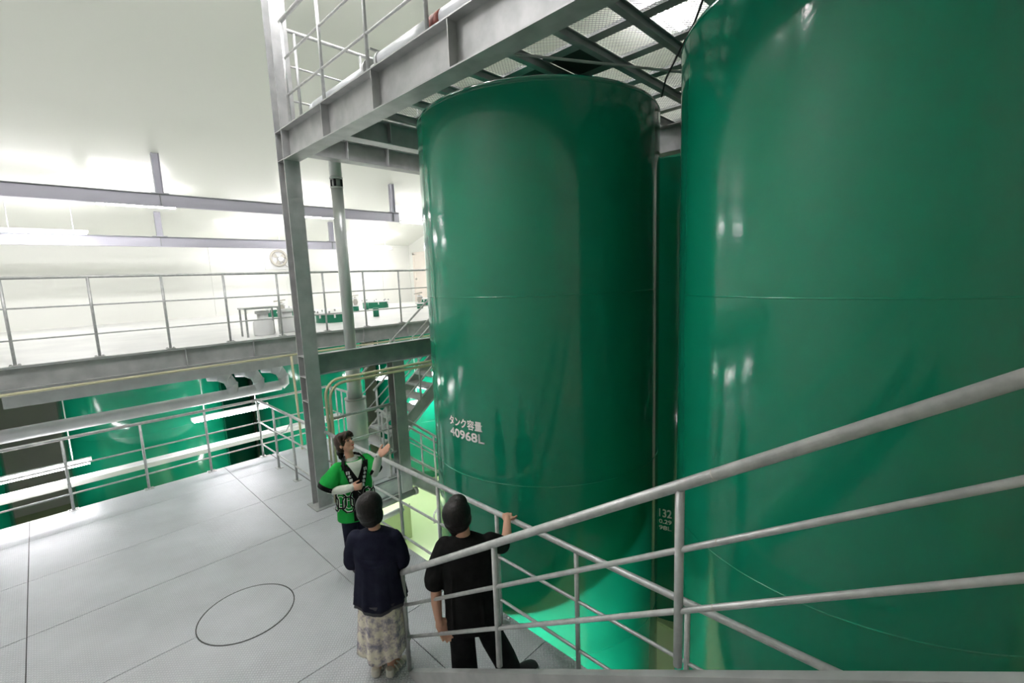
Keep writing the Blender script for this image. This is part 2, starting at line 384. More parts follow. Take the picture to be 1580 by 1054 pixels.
railing('walkway_railing', 'pipe railing on the left floor running back from the tall column', [[(2.63, 6.75, ZW), (2.63, 9.34, ZW)]],
        [(2.63, y, ZW) for y in (6.85, 7.67, 8.48, 9.30)], H3, rz=PI / 2)
railing('walkway_railing', 'pipe railing along the far end of the left floor before the ducts', [[(-5.9, 9.28, ZW), (3.95, 9.28, ZW)]],
        [(x, 9.28, ZW) for x in (-5.4, -4.5, -3.6, -2.7, -1.8, -.9, 0, .9, 1.78, 3.6)], H3)
railing('landing_railing', 'short pipe railing along the near edge of the landing beside the raised hand', [[(2.74, 6.55, ZW), (3.84, 6.55, ZW)]],
        [(x, 6.55, ZW) for x in (2.80, 3.72)], (1.22, .82, .41), rp=.017)
railing('mezzanine_railing', 'long thin railing along the white mezzanine edge', [[(-5.9, 9.2, ZM), (11.9, 9.2, ZM)]],
        [(2.3 + .87 * i, 9.2, ZM) for i in range(-9, 11)], (1.18, .77, .34), rt=.022, rm=.012)
ur = railing('upper_railing', 'galvanised railing on top of the upper edge beam', [[(2.53, 6.30, ZU), (2.53, -3.0, ZU)]],
        [(2.53, y, ZU) for y in (6.27, 5.28, 4.30, 3.33, 2.33, 1.3, .3, -.7)], (1.24, .81, .38), rt=.0243)
railing('upper_railing', 'railing crossing the far end of the upper platform', [[(2.64, 6.42, ZU), (6.8, 6.42, ZU)]],
        [(x, 6.42, ZU) for x in (2.74, 3.66, 4.6, 5.5, 6.5)], (1.23, .80, .38))

# ------------------------------------------------------------------ front staircase (rises towards the photographer)
k1 = .625
st = thing('staircase', 'grey steel staircase with serrated treads in the foreground', 'staircase', (1.4, 3.1, ZW))
def stringer(x, y0, z0, y1, z1, d, th, name, par, mat='steel'):
    MB().prism([(x, y0, z0), (x, y0, max(ZW, z0 - d)), (x, y0 - .45, ZW) if name == 'stringer' else (x, y0, z0 - d), (x, y1, z1 - d), (x, y1, z1)], (-th / 2, 0, 0), (th / 2, 0, 0)).build(name, mat, par)
for x in (1.76, .86): stringer(x, 3.02, ZW + .04, -.9, ZW + .04 + 3.92 * k1, .28, .05, 'stringer', st)
tm = MB()
tm.box(.885, 1.735, -.13, .13, -.03, 0).box(.885, 1.735, .118, .13, 0, .012)
for i in range(14):
    x = .91 + i * .06
    tm.prism([(x, .13, -.03), (x + .05, .13, -.03), (x + .05, .13, .0), (x + .025, .13, .022), (x, .13, 0)], (0, 0, 0), (0, .006, 0))
tmesh = tm.mesh('tread', 'rail')
for i in range(12):
    place('tread', tmesh, st, loc=(0, 2.70 - i * .29, ZW + .02 + i * .29 * k1))
sr = thing('stair_railing', 'thick grey pipe handrail of the foreground staircase', 'railing', (1.77, 3.07, ZW))
def slope(y, off): return ZW + off + (3.07 - y) * k1
def srail(off, r, y0, y1, nm): smooth_tube(MB().tube([(1.77, y0, slope(y0, off)), (1.77, y1, slope(y1, off))], r, 14), nm, 'rail', sr)
T0 = .86
smooth_tube(MB().tube([(1.745, 3.20, slope(3.2, T0) - .16), (1.745, 3.20, slope(3.2, T0) - .03), (1.755, 3.18, slope(3.2, T0) + .0), (1.77, 3.07, slope(3.07, T0) + .02), (1.77, -.9, slope(-.9, T0) + .02)], .0243, 14), 'top_rail', 'rail', sr)
srail(.59, .0136, 3.07, -.9, 'mid_rail'); srail(.305, .0136, 3.07, -.9, 'mid_rail')
for y, b in ((3.07, 0), (1.96, .04), (.79, .04), (-.4, .04)):
    zb = slope(y, b)
    o = smooth_tube(MB().tube([(1.77, y, zb), (1.77, y, slope(y, T0))], .0195, 14), 'post', 'rail', sr)
for off, rr, y in ((T0 + .02, .0247, .655), (.59, .0140, .635), (.305, .0140, .645)):
    smooth_tube(MB().tube([(1.77, y, slope(y, off)), (1.77, y - .004, slope(y - .004, off))], rr, 14), 'pipe_joint', 'fan', sr)

# ------------------------------------------------------------------ far stairs
def stair_x(name, label, x0, z0, x1, kk, y0, y1, n, up=True, rails=(True, True), hs=(.92, .62, .32)):
    r = thing(name, label, 'staircase', (x0, (y0 + y1) / 2, min(z0, z0 + kk * (x1 - x0))))
    for y in (y0, y1):
        MB().prism([(x0 - .05, y, z0 + .08 - .05 * kk), (x0 + .05, y, z0 - .20 + .05 * kk), (x1, y, z0 + kk * (x1 - x0) - .24), (x1, y, z0 + kk * (x1 - x0) + .08)], (0, -.006, 0), (0, .006, 0)).build('stringer', 'steel', r)
        for fz in (.08, -.24):
            MB().bar((x0 + .02, y, z0 + fz), (x1, y, z0 + kk * (x1 - x0) + fz), .05, .01).build('stringer_flange', 'steel', r)
    dx = (x1 - x0) / (n + .5); tmx = MB().box(-.13, .13, y0 + .01, y1 - .01, -.02, 0).box(-.135, -.125, y0 + .01, y1 - .01, -.045, 0).mesh('tread', 'steel')
    for i in range(1, n + 1):
        place('tread', tmx, r, loc=(x0 + dx * i, 0, z0 + kk * dx * i))
    return r
def stair_rail_x(name, label, x0, z0, x1, kk, y, hs, posts):
    r = thing(name, label, 'railing', (x0, y, z0))
    for i, hh in enumerate(hs):
        smooth_tube(MB().tube([(x0, y, z0 + hh), (x1, y, z0 + hh + kk * (x1 - x0))], .021 if i == 0 else .012, 10), 'top_rail' if i == 0 else 'mid_rail', 'rail', r)
    for x in posts:
        smooth_tube(MB().tube([(x, y, z0 + kk * (x - x0)), (x, y, z0 + kk * (x - x0) + hs[0])], .018, 10), 'post', 'rail', r)
    return r
stair_x('staircase', 'far steel staircase climbing from the landing to the mezzanine', 4.02, ZW, 6.85, .79, 7.55, 8.35, 12)
stair_rail_x('stair_railing', 'nearer handrail of the far staircase climbing to the mezzanine', 4.05, ZW, 6.85, .79, 7.53, (1.25, .85, .45), (4.10, 5.05, 6.0, 6.8))
stair_rail_x('stair_railing', 'farther handrail of the far staircase climbing to the mezzanine', 4.05, ZW, 6.85, .79, 8.37, (1.25, .85, .45), (4.10, 5.05, 6.0, 6.8))
stair_x('staircase', 'far steel staircase descending from the landing to the green floor', 4.04, ZW, 7.5, -.8, 6.60, 7.38, 14)
stair_rail_x('stair_railing', 'nearer sloping handrail of the staircase going down behind the big tank', 4.04, ZW, 7.5, -.8, 6.58, (.92, .62, .28), (4.1, 4.62, 5.6, 6.6))
stair_rail_x('stair_railing', 'farther sloping handrail of the staircase going down behind the big tank', 4.04, ZW, 7.5, -.8, 7.40, (.92, .62, .28), (4.1, 4.9, 5.9, 6.9))
railing('landing_railing', 'bright pipe railing at the far corner of the landing', [[(3.98, 9.25, ZW), (3.98, 8.4, ZW)]], [(3.98, y, ZW) for y in (9.2, 8.95, 8.7, 8.45)], (1.1, .6), rp=.015)

# ------------------------------------------------------------------ tanks
R = 1.335; SC = 1.825; Z0 = 1.645 - 4 * SC           # shell foot
TK = {}
def text_faces(txt, size, bold=0.0, sp=1.0, fat=0.0):
    cu = bpy.data.curves.new('t', 'FONT'); cu.body = txt; cu.size = size; cu.offset = bold; cu.space_character = sp; cu.resolution_u = 3
    o = bpy.data.objects.new('t', cu); C.objects.link(o)
    dg = bpy.context.evaluated_depsgraph_get(); m = bpy.data.meshes.new_from_object(o.evaluated_get(dg))
    v = [tuple(p.co) for p in m.vertices]; f = [tuple(p.vertices) for p in m.polygons]
    bpy.data.objects.remove(o); bpy.data.curves.remove(cu); bpy.data.meshes.remove(m)
    if fat:
        v0, f0, k = list(v), list(f), len(v)
        for i, (dx, dy) in enumerate(((fat, 0), (0, fat), (fat, fat))):
            v += [(p[0] + dx, p[1] + dy, p[2]) for p in v0]; f += [tuple(q + k * (i + 1) for q in g) for g in f0]
    return v, f
def fit(v, wd, ht):
    xs = [p[0] for p in v]; ys = [p[1] for p in v]; x0, x1, y0, y1 = min(xs), max(xs), min(ys), max(ys)
    return [((p[0] - x0) / (x1 - x0) * wd, (p[1] - y0) / (y1 - y0) * ht) for p in v]
def curved_text(lines, cx, cy, ang0, par, mat='letter', bold=.004):
    # lines: text, width along the shell, height, z of foot, start offset ; ang0 = start angle, text runs to increasing angle
    for t, wd, ht, zb, off in lines:
        v, f = text_faces(t, .1, 0.0, 1.0, .0045)
        P = fit(v, wd, ht); vv = []
        for x, y in P:
            a = ang0 + (x + off) / R; vv.append((cx + (R + .003) * math.cos(a), cy + (R + .003) * math.sin(a), zb + y))
        MB().add(vv, f).build('lettering', mat, par)
def tank(label, cx, cy, top=1.645, n=4, group='green storage tanks', SC=SC):
    r = thing('storage_tank', label, 'tank', (cx, cy, top - n * SC), group)
    if 'course' not in TK:
        TK['course'] = MB().lathe([(R, 0), (R, 1)], (0, 0, 0), 128).mesh('shell_course', 'green', True)
        TK['seam'] = MB().lathe([(R - .002, -.007), (R + .0035, -.003), (R + .0035, .003), (R - .002, .007)], (0, 0, 0), 128).mesh('weld_seam', 'green', True)
        kn = [(R, 0)] + [(R - .09 + .09 * math.cos(a), .07 * math.sin(a)) for a in [i * PI / 16 for i in range(1, 9)]] + [(R * q, .07 + .03 * (1 - q * q)) for q in (.85, .6, .3, .001)]
        TK['dome'] = MB().lathe(kn, (0, 0, 0), 128).mesh('top_dome', 'green', True)
        TK['foot'] = MB().lathe([(.001, -.14), (R - .35, -.14), (R - .12, -.10), (R - .02, -.04), (R, 0)], (0, 0, 0), 128).mesh('bottom_dish', 'green', True)
        TK['skirt'] = MB().lathe([(R - .16, -.30), (R - .16, 0)], (0, 0, 0), 96).mesh('skirt', 'dgreen', True)
    for i in range(n): place('shell_course', TK['course'], r, loc=(cx, cy, top - (i + 1) * SC)).scale = (1, 1, SC)
    for i in range(n + 1): place('weld_seam', TK['seam'], r, loc=(cx, cy, top - i * SC))
    place('top_dome', TK['dome'], r, loc=(cx, cy, top)); place('bottom_dish', TK['foot'], r, loc=(cx, cy, top - n * SC))
    place('skirt', TK['skirt'], r, loc=(cx, cy, top - n * SC))
    return r
A = (4.194, 3.599); B = (4.30, .491)
t1 = tank('big glossy green tank with white lettering in the centre', *A)
curved_text([('タンク容量', .485, .105, -1.503, 0), ('40968L', .50, .096, -1.622, .005)], *A, math.radians(172.3), t1)
MB().box(A[0] - .62, A[0] - .58, A[1] + .95, A[1] + .99, 1.70, 1.78).build('lifting_lug', 'green', t1)
MB().ball((A[0] - 1.0, A[1] + .62, 1.74), (.09, .09, .05)).build('vent_cap', 'green', t1, True)
t2 = tank('huge glossy green tank filling the right side of the picture', *B)
t3 = tank('green tank seen through the gap between the two big tanks', 8.0, 3.62)
curved_text([('132', .20, .145, -3.99, 0), ('0.29', .20, .075, -4.10, 0), ('98L', .20, .075, -4.21, 0)], 8.0, 3.62, math.radians(192.2), t3)
t4 = tank('green tank far behind on the right, mostly hidden by the big ones', 8.05, .50)

GT = 'green tanks under the mezzanine'
tank('green tank under the mezzanine behind the grey ducts', 4.75, 12.1, -1.155, 3, GT, 1.5)
t6 = tank('green tank under the mezzanine with small white lettering beyond the stairs', 8.25, 12.3, -1.155, 3, GT, 1.5)
curved_text([('78 61', .36, .13, -3.05, 0), ('No. 4L', .34, .08, -3.18, 0)], 8.25, 12.3, math.radians(201), t6)
tank('green tank under the mezzanine at the left beside the lit lamp', 1.35, 12.1, -1.155, 3, GT, 1.5)
tank('green tank under the mezzanine out on the far left', -2.1, 12.1, -1.155, 3, GT, 1.5)
tank('green tank deep under the mezzanine in the second row', 6.4, 15.6, -1.155, 3, GT, 1.5)
tank('green tank deep under the mezzanine in the second row on the left', 2.9, 15.6, -1.155, 3, GT, 1.5)
# plinths
def plinth(label, x0, x1, y0, y1, z1):
    r = thing('tank_plinth', label, 'plinth', ((x0 + x1) / 2, (y0 + y1) / 2, ZG))
    MB().box(x0, x1, y0, y1, ZG, z1).build('block', 'plinth', r); return r
PZ = -5.955
for lab, (x, y) in (('pale green plinth under the central tank', A), ('pale green plinth under the right-hand tank', B), ('pale green plinth under the tank in the gap', (8.0, 3.62)), ('pale green plinth under the hidden tank at the back', (8.05, .5)),
    ('pale green plinth under the tank behind the ducts', (4.75, 12.1)), ('pale green plinth under the lettered tank beyond the stairs', (8.25, 12.3)), ('pale green plinth under the left mezzanine tank', (1.35, 12.1)), ('pale green plinth under the far left mezzanine tank', (-2.1, 12.1)),
    ('pale green plinth under the second-row tank', (6.4, 15.6)), ('pale green plinth under the second-row tank on the left', (2.9, 15.6))):
    plinth(lab, x - 1.25, x + 1.25, y - 1.25, y + 1.25, PZ)
plinth('pale green block with a bright top below the landing', 2.4, 5.5, 8.95, 10.3, -5.15)

# ------------------------------------------------------------------ upper platform: joists, cross bars, expanded metal
up = thing('upper_platform', 'overhead platform of joists and expanded metal above the tanks', 'platform', (5.8, 2, 1.81))
X0, X1 = 2.66, 9.4
jy = [1.94 + .505 * i for i in range(-9, 9)]
jm = MB().box(0, X1 - X0, -.03, .03, 0, .008).box(0, X1 - X0, -.03, .03, .07, .078).box(0, X1 - X0, -.005, .005, .008, .07).mesh('joist', 'dsteel')
for y in jy: place('joist', jm, up, loc=(X0, y, 1.888))
bx = [3.02 + .545 * i for i in range(12)]
cm = MB().box(-.055, .055, jy[0], jy[-1], 0, .008).box(-.05, -.042, jy[0], jy[-1], .008, .03).mesh('cross_bar', 'steel')
for x in bx: place('cross_bar', cm, up, loc=(x, 0, 1.967))
gm = MB(); W2, H2 = .435, .445
dg = .044
def clip(p, q):
    # clip segment to the panel rectangle
    t0, t1 = 0.0, 1.0; dx, dy = q[0] - p[0], q[1] - p[1]
    for pp, qq in ((-dx, p[0]), (dx, W2 - p[0]), (-dy, p[1]), (dy, H2 - p[1])):
        if abs(pp) < 1e-9:
            if qq < 0: return None
        else:
            t = qq / pp
            if pp < 0: t0 = max(t0, t)
            else: t1 = min(t1, t)
    if t0 >= t1: return None
    return (p[0] + dx * t0, p[1] + dy * t0), (p[0] + dx * t1, p[1] + dy * t1)
for sgn in (1, -1):
    for i in range(-16, 34):
        c0 = i * dg
        s_ = clip((c0 - .8, -.8 * .8 if sgn > 0 else .8 * .8), (c0 + .8, .8 * .8 if sgn > 0 else -.8 * .8))
        if s_ and (Vector(s_[0]) - Vector(s_[1])).length > .02:
            gm.bar((*s_[0], 0), (*s_[1], 0), .0024, .0032)
gmesh = gm.mesh('grating_panel', 'dsteel')  # darker steel puts the backlit look of the strands into their colour
pm_ = MB().box(0, W2, 0, H2, -.003, .003).mesh('cover_panel', 'darkp')
for i in range(len(bx) - 1):
    for j in range(len(jy) - 1):
        dark = (round(jy[j], 2), i) in ((2.44, 1), (2.95, 1), (2.95, 2))
        place('cover_panel' if dark else 'grating_panel', pm_ if dark else gmesh, up, loc=(bx[i] + .055, jy[j] + .03, 1.975))
# pale insulated pipe lying on the edge beam behind the rail posts
ip = thing('insulated_pipe', 'pale jacketed pipe with a red-brown band lying along the upper edge beam', 'pipe', (2.62, 5.0, ZU))
pz = ZU + .13; px = 2.665
smooth_tube(MB().tube([(px, 5.72, pz - .01), (px, 4.48, pz - .01)], .085, 20), 'pipe_section', 'pipe', ip)
smooth_tube(MB().tube([(px, 4.20, pz), (px, 3.36, pz)], .10, 20), 'pipe_section', 'pipe', ip)
smooth_tube(MB().tube([(px, 3.36, pz), (px, 3.22, pz)], .102, 20), 'band', 'rust', ip)
smooth_tube(MB().tube([(px, 3.22, pz), (px, -2.8, pz)], .10, 20), 'pipe_section', 'pipe', ip)
smooth_tube(MB().tube([(px, 5.95, pz - .03), (px, 5.85, pz - .01), (px, 5.72, pz - .01)], [.03, .07, .085], 14), 'end_cap', 'pipe', ip)
for y in (4.46, 4.22): smooth_tube(MB().tube([(px, y - .02, pz), (px, y + .02, pz)], .11, 20), 'flange', 'rail', ip)
smooth_tube(MB().tube([(px, 4.48, pz), (px, 4.2, pz)], .045, 14), 'valve_body', 'rail', ip)
MB().bar((px, 4.34, pz), (px, 4.34, pz + .15), .02, .02, (0, 1, 0)).bar((px - .08, 4.34, pz + .15), (px + .08, 4.34, pz + .15), .03, .012).build('valve_handle', 'rail', ip)
for y in (5.2, 3.9, 2.6, 1.2, -.2, -1.6): MB().box(px - .03, px + .06, y - .03, y + .03, ZU + .002, ZU + .03).build('saddle', 'rail', ip)
# brace rod and cable under the platform
tag(smooth_tube(MB().tube([(2.66, 2.80, 1.74), (2.8, 2.77, 1.765), (4.34, 1.98, 1.785), (5.9, 1.2, 1.79)], .011, 10), 'brace_rod', 'steel', None), 'thin steel rod crossing above the top of the central tank', 'rod')
tag(smooth_tube(MB().tube([(4.75, 2.37, 1.78), (4.35, 2.13, 1.775), (3.9, 1.8, 1.76), (3.5, 1.5, 1.74), (3.2, 1.3, 1.75)], .008, 8), 'power_cable', 'black', None), 'dark cable hanging below the platform beside the right tank', 'cable')

# ------------------------------------------------------------------ telescopic duct on the landing
td = thing('telescopic_duct', 'tall grey stepped duct standing behind the guide', 'duct', (3.32, 6.78, ZW))
def seg(z0, z1, r, nm='tube_section', mat='tele'):
    return smooth_tube(MB().tube([(3.32, 6.78, z0), (3.32, 6.78, z1)], r, 32), nm, mat, td)
seg(1.55, 2.25, .088); seg(-1.16, 1.40, .084); seg(-1.80, -1.16, .110); seg(-2.45, -1.80, .158); seg(ZW, -2.45, .145)
seg(-1.175, -1.155, .116, 'collar', 'rail'); seg(-1.815, -1.79, .165, 'collar', 'rail')
for i in range(4):
    a = PI / 4 + i * PI / 2
    MB().box(-.014, .014, -.014, .014, 1.425, 1.525).build('clamp_latch', 'black', td).location = (3.32 + .072 * math.cos(a), 6.78 + .072 * math.sin(a), 0)
seg(1.40, 1.55, .062, 'joint', 'rail'); seg(1.395, 1.42, .092, 'clamp_ring', 'rail'); seg(1.53, 1.555, .094, 'clamp_ring', 'rail')

# ------------------------------------------------------------------ monorails hung from the ceiling
def monorail(label, y, z, x0, x1, hx):
    r = thing('monorail_beam', label, 'beam', (x0, y, z))
    MB().bar((x0, y, z + .13), (x1, y, z + .13), .12, .012).build('top_flange', 'dsteel', r)
    MB().bar((x0, y, z - .13), (x1, y, z - .13), .12, .012).build('bottom_flange', 'blue', r)
    MB().bar((x0, y, z), (x1, y, z), .012, .25).build('web', 'blue', r)
    for q in hx:
        h = ceil_z(y)
        MB().box(q - .07, q + .07, y - .006, y + .006, z + .15, h).box(q - .07, q - .06, y - .06, y + .06, z + .15, h).box(q + .06, q + .07, y - .06, y + .06, z + .15, h).build('hanger', 'blue', r)
        MB().box(q - .16, q + .16, y - .08, y + .08, z + .136, z + .152).build('hanger_plate', 'blue', r)
        MB().box(q - .006, q + .006, y - .055, y - .006, z - .12, z + .12).build('stiffener', 'dsteel', r)
monorail('long grey monorail beam with a hanger below the sloping ceiling', 12.9, 1.98, -5.9, 8.28, (8.07, 2.2, -3.5))
monorail('shorter grey monorail beam farther back near the wall fan', 16.0, 1.33, -5.9, 7.62, (7.48, 2.6, -3))

# ------------------------------------------------------------------ fluorescent lamps
def lamp(label, c, ln, axis='X', drop=0.0, group='fluorescent lamps', tube='tube'):
    r = thing('fluorescent_lamp', label, 'lamp', c, group)
    x, y, z = c; ax = Vector((1, 0, 0)) if axis == 'X' else Vector((0, 1, 0)); sd = Vector((0, 1, 0)) if axis == 'X' else Vector((1, 0, 0))
    c = Vector(c)
    MB().prism([tuple(c + sd * a + Vector((0, 0, b))) for a, b in ((-.03, .075), (.03, .075), (.045, .02), (-.045, .02))], -ax * (ln / 2 + .03), ax * (ln / 2 + .03)).build('housing', 'white', r)
    for s in (-.065, .065):
        smooth_tube(MB().tube([c + sd * s - ax * ln / 2, c + sd * s + ax * ln / 2], .0165, 10), 'tube', tube, r)
    if drop:
        for q in (-.35, .35):
            smooth_tube(MB().tube([c + ax * ln * q + Vector((0, 0, .08)), c + ax * ln * q + Vector((0, 0, drop))], .008, 8), 'hanger_rod', 'white', r)
def cl(x, y, ln=1.5, z=None, lab='', tube='tube'):
    z = z if z is not None else ceil_z(y) - .35
    lamp(lab, (x, y, z), ln, 'X', ceil_z(y) - z, tube='tube2' if y > 14 else tube)
cl(5.35, 16.5, 1.6, 1.36, 'lit fluorescent lamp above the wall fan')
cl(9.65, 17.0, 1.5, 1.33, 'lit fluorescent lamp on the ceiling left of the cream door')
cl(10.15, 14.5, 1.5, 2.08, 'lit fluorescent lamp beside the top left of the central tank')
cl(6.15, 14.5, 1.5, 2.05, 'lit fluorescent lamp half hidden under the monorail beam')
cl(2.0, 14.5, 1.5, 2.05, 'lit fluorescent lamp high over the left part of the mezzanine')
cl(.3, 15.2, 1.5, 1.42, 'lit fluorescent lamp near the back wall left of the fan')
cl(-3.4, 15.2, 1.5, 1.42, 'lit fluorescent lamp near the back wall at the far left')
cl(-2.4, 14.5, 1.5, 2.05, 'lit fluorescent lamp high over the far left of the mezzanine')
cl(11.0, 9.5, 1.5, None, 'lit fluorescent lamp high behind the central tank')
cl(9.5, 4.5, 1.5, None, 'lit fluorescent lamp glaring through the mesh beside the right tank')
for x, y, lab in ((.2, 4.6, 'above the guide'), (3.6, 5.2, 'above the upper edge beam'), (-3.4, 4.6, 'near the left wall'), (1.6, 5.8, 'just left of the upper edge beam'), (-1.6, 5.9, 'over the open left part of the walkway')):
    cl(x, y, 1.5, None, 'added fluorescent lamp out of view overhead, ' + lab)  # out-of-view lamps added to brighten the room and the guide
lamp('lit fluorescent lamp below the mezzanine at the left edge beside the ducts', (2.35, 9.95, -2.40), 1.25, 'X', 1.1, tube='tube2')
lamp('lit fluorescent lamp below the mezzanine out on the left', (-.35, 9.95, -2.7), 1.25, 'X', 1.4, tube='tube2')
lamp('lit fluorescent lamp below the mezzanine at the far left', (-3.1, 9.95, -2.7), 1.25, 'X', 1.4, tube='tube2')
lamp('lit fluorescent lamp under the far stairs beside the central tank', (7.3, 10.45, -3.28), 1.25, 'X', 2.0)
lamp('short lit fluorescent lamp seen between the far stairs and the stepped duct', (5.92, 10.3, -2.40), .5, 'X', 1.0)
lamp('lit fluorescent lamp under the near walkway shining on the tank foot', (2.3, 2.4, ZW - .55), 1.5, 'Y', .45)
lamp('lit fluorescent lamp under the walkway near the column', (2.2, 5.6, ZW - .55), 1.5, 'Y', .45)
lamp('lit fluorescent lamp under the walkway below the right-hand tank', (2.3, .5, ZW - .55), 1.5, 'Y', .45)
lamp('added fluorescent lamp below the landing over the pale green block', (4.3, 9.8, ZW - .9), 1.2, 'X', .8)  # added lamp, set back so the block's top is lit and its front dark

# ------------------------------------------------------------------ mezzanine things
def manhole(label, x, y, r, h):
    o = thing('manhole', label, 'manhole', (x, y, ZM), 'manholes on the mezzanine floor')
    MB().lathe([(r, 0), (r, h)], (x, y, ZM), 40).build('neck', 'dgreen', o, True)
    MB().lathe([(.001, h + .05), (r + .05, h + .04), (r + .05, h), (.001, h)], (x, y, ZM), 40).build('lid', 'white', o)
    bm = MB().lathe([(.02, 0), (.02, .05), (.001, .05)], (0, 0, 0), 8).mesh('bolt', 'steel')
    for i in range(8):
        a = i * PI / 4 + .2; place('bolt', bm, o, loc=(x + (r + .01) * math.cos(a), y + (r + .01) * math.sin(a), ZM + h + .04))
    for i in (0, 1, 2):
        a = 3.6 + i * .8
        MB().bar((x + (r + .05) * math.cos(a), y + (r + .05) * math.sin(a), ZM + h - .08), (x + (r + .05) * math.cos(a), y + (r + .05) * math.sin(a), ZM + h), .03, .03, (1, 0, 0)).build('swing_bolt', 'white', o)
manhole('green manhole with a white lid just behind the mezzanine railing', 5.15, 11.35, .40, .20)
manhole('green manhole at the left on the mezzanine below the wall fan', 5.35, 15.4, .42, .22)
manhole('green manhole in the middle of the mezzanine floor', 8.75, 15.6, .46, .22)
manhole('green manhole at the far right end of the mezzanine', 10.75, 15.0, .40, .22)
def valve(label, x, y):
    o = thing('tank_valve', label, 'valve', (x, y, ZM), 'tank top valves on the mezzanine')
    smooth_tube(MB().tube([(x, y, ZM), (x, y, ZM + .16)], .10, 16), 'pipe_stub', 'dgreen', o)
    MB().lathe([(.001, .2), (.15, .2), (.15, .16), (.001, .16)], (x, y, ZM), 20).build('flange', 'white', o)
    smooth_tube(MB().tube([(x, y, ZM + .2), (x, y, ZM + .30), (x, y, ZM + .38), (x, y, ZM + .48)], [.05, .09, .06, .03], 14), 'valve_body', 'fan', o)
    smooth_tube(MB().tube([(x - .2, y, ZM + .50), (x + .12, y, ZM + .53)], .018, 8), 'lever', 'fan', o)
    MB().lathe([(.001, .44), (.09, .44), (.09, .40), (.001, .40)], (x, y, ZM), 16).build('bonnet', 'white', o)
valve('cream valve on a green stub at the left of the mezzanine', 4.95, 14.2)
valve('cream valve on a green stub between two mezzanine manholes', 7.55, 14.8)
valve('cream valve on a green stub near the far end of the mezzanine', 9.05, 13.2)
for lab, x, y in (('small green pipe stub standing on the mezzanine floor', 6.5, 11.6), ('small green pipe stub beside the cream valve', 8.05, 15.0)):
    tag(smooth_tube(MB().tube([(x, y, ZM), (x, y, ZM + .24)], .08, 16), 'pipe_stub', 'dgreen', None), lab, 'pipe')
def canister(label, x, y):
    o = thing('canister', label, 'canister', (x, y, ZM))
    MB().lathe([(.001, 0), (.17, 0), (.18, .03), (.18, .26), (.10, .32), (.10, .42), (.001, .42)], (x, y, ZM), 24).build('body', 'white', o, True)
    MB().lathe([(.001, .48), (.13, .47), (.13, .42), (.001, .42)], (x, y, ZM), 20).build('lid', 'white', o)
canister('pale canister standing under the small steel table on the mezzanine', 3.03, 9.75)
canister('pale canister right of the small steel table on the mezzanine', 3.52, 9.85)
tb = thing('steel_table', 'small steel table behind the mezzanine railing at the left', 'table', (2.98, 9.75, ZM))
MB().box(2.66, 3.30, 9.55, 9.95, ZM + .52, ZM + .55).build('table_top', 'rail', tb)
lm = MB().box(-.015, .015, -.015, .015, 0, .52).mesh('leg', 'rail')
for x in (2.69, 3.27):
    for y in (9.58, 9.92): place('leg', lm, tb, loc=(x, y, ZM))
# wall fan
fy = 18.1; fx, fz = 6.35, 1.0
fn = thing('wall_fan', 'cream ventilation fan in a square white frame on the back wall', 'fan', (fx, fy, fz))
MB().box(fx - .46, fx + .46, fy - .05, fy, fz - .40, fz + .40).build('mounting_board', 'white', fn)
v_ = []
for k in range(32):
    a = 2 * PI * k / 32
    v_.append((fx + .27 * math.cos(a), fy - .12, fz + .27 * math.sin(a)))
smooth_tube(MB().tube(v_ + [v_[0]], .04, 10), 'ring', 'fan', fn)
for k in range(3):
    a = 2 * PI * k / 3 + .4
    MB().prism([(fx + q * math.cos(a + da), fy - .11, fz + q * math.sin(a + da)) for q, da in ((.06, -.4), (.23, -.38), (.24, .38), (.07, .5))], (0, 0, 0), (0, .012, 0)).build('blade', 'fan', fn)
smooth_tube(MB().tube([(fx + .05, fy - .20, fz - .03), (fx + .05, fy - .06, fz - .03)], .09, 18), 'motor', 'white', fn)
smooth_tube(MB().tube([(fx + .08, fy - .14, fz - .1), (fx + .28, fy - .07, fz - .30), (fx + .45, fy - .07, fz - .37), (fx + .6, fy - .05, fz - .34), (fx + .66, fy - .03, fz - .2)], .012, 8), 'cord', 'fan', fn)
MB().ball((fx + .66, fy - .03, fz - .16), (.05, .03, .05)).build('plug', 'black', fn, True)

# ------------------------------------------------------------------ conduits below the mezzanine beams
def conduit(label, pts, r=.022):
    return tag(smooth_tube(MB().tube(pts, r, 10), 'conduit', 'conduit', None), label, 'conduit')
def bend(a, b, c, n=6, rad=.22):
    a, b, c = Vector(a), Vector(b), Vector(c); u = (a - b).normalized() * rad; v = (c - b).normalized() * rad
    return [b + u * (1 - math.sin(t)) + v * (1 - math.cos(t)) for t in [i * PI / 2 / n for i in range(n + 1)]]
zc = -1.36
for i, (o, lab) in enumerate(((0, 'outer cream conduit bending down beside the tall column'), (.055, 'inner cream conduit bending down beside the tall column'))):
    pts = [(9.5, 6.40, zc - o * 1.1), (4.5, 6.40, zc - o * 1.1)] + bend((3.5, 6.40, zc - o * 1.1), (2.70 + o, 6.40, zc - o * 1.1), (2.70 + o, 6.40, -3)) + [(2.70 + o, 6.40, ZW)]
    conduit(lab, pts)
conduit('cream conduit along the lower edge of the mezzanine beam at the left', [(-5.9, 9.1, -1.31), (8.5, 9.1, -1.31)], .02)
conduit('thin cream conduit rising beside the tall column at the left', [(3.25, 9.1, -1.33), (3.27, 9.1, -2.2), (3.3, 9.1, -4.9)], .022)
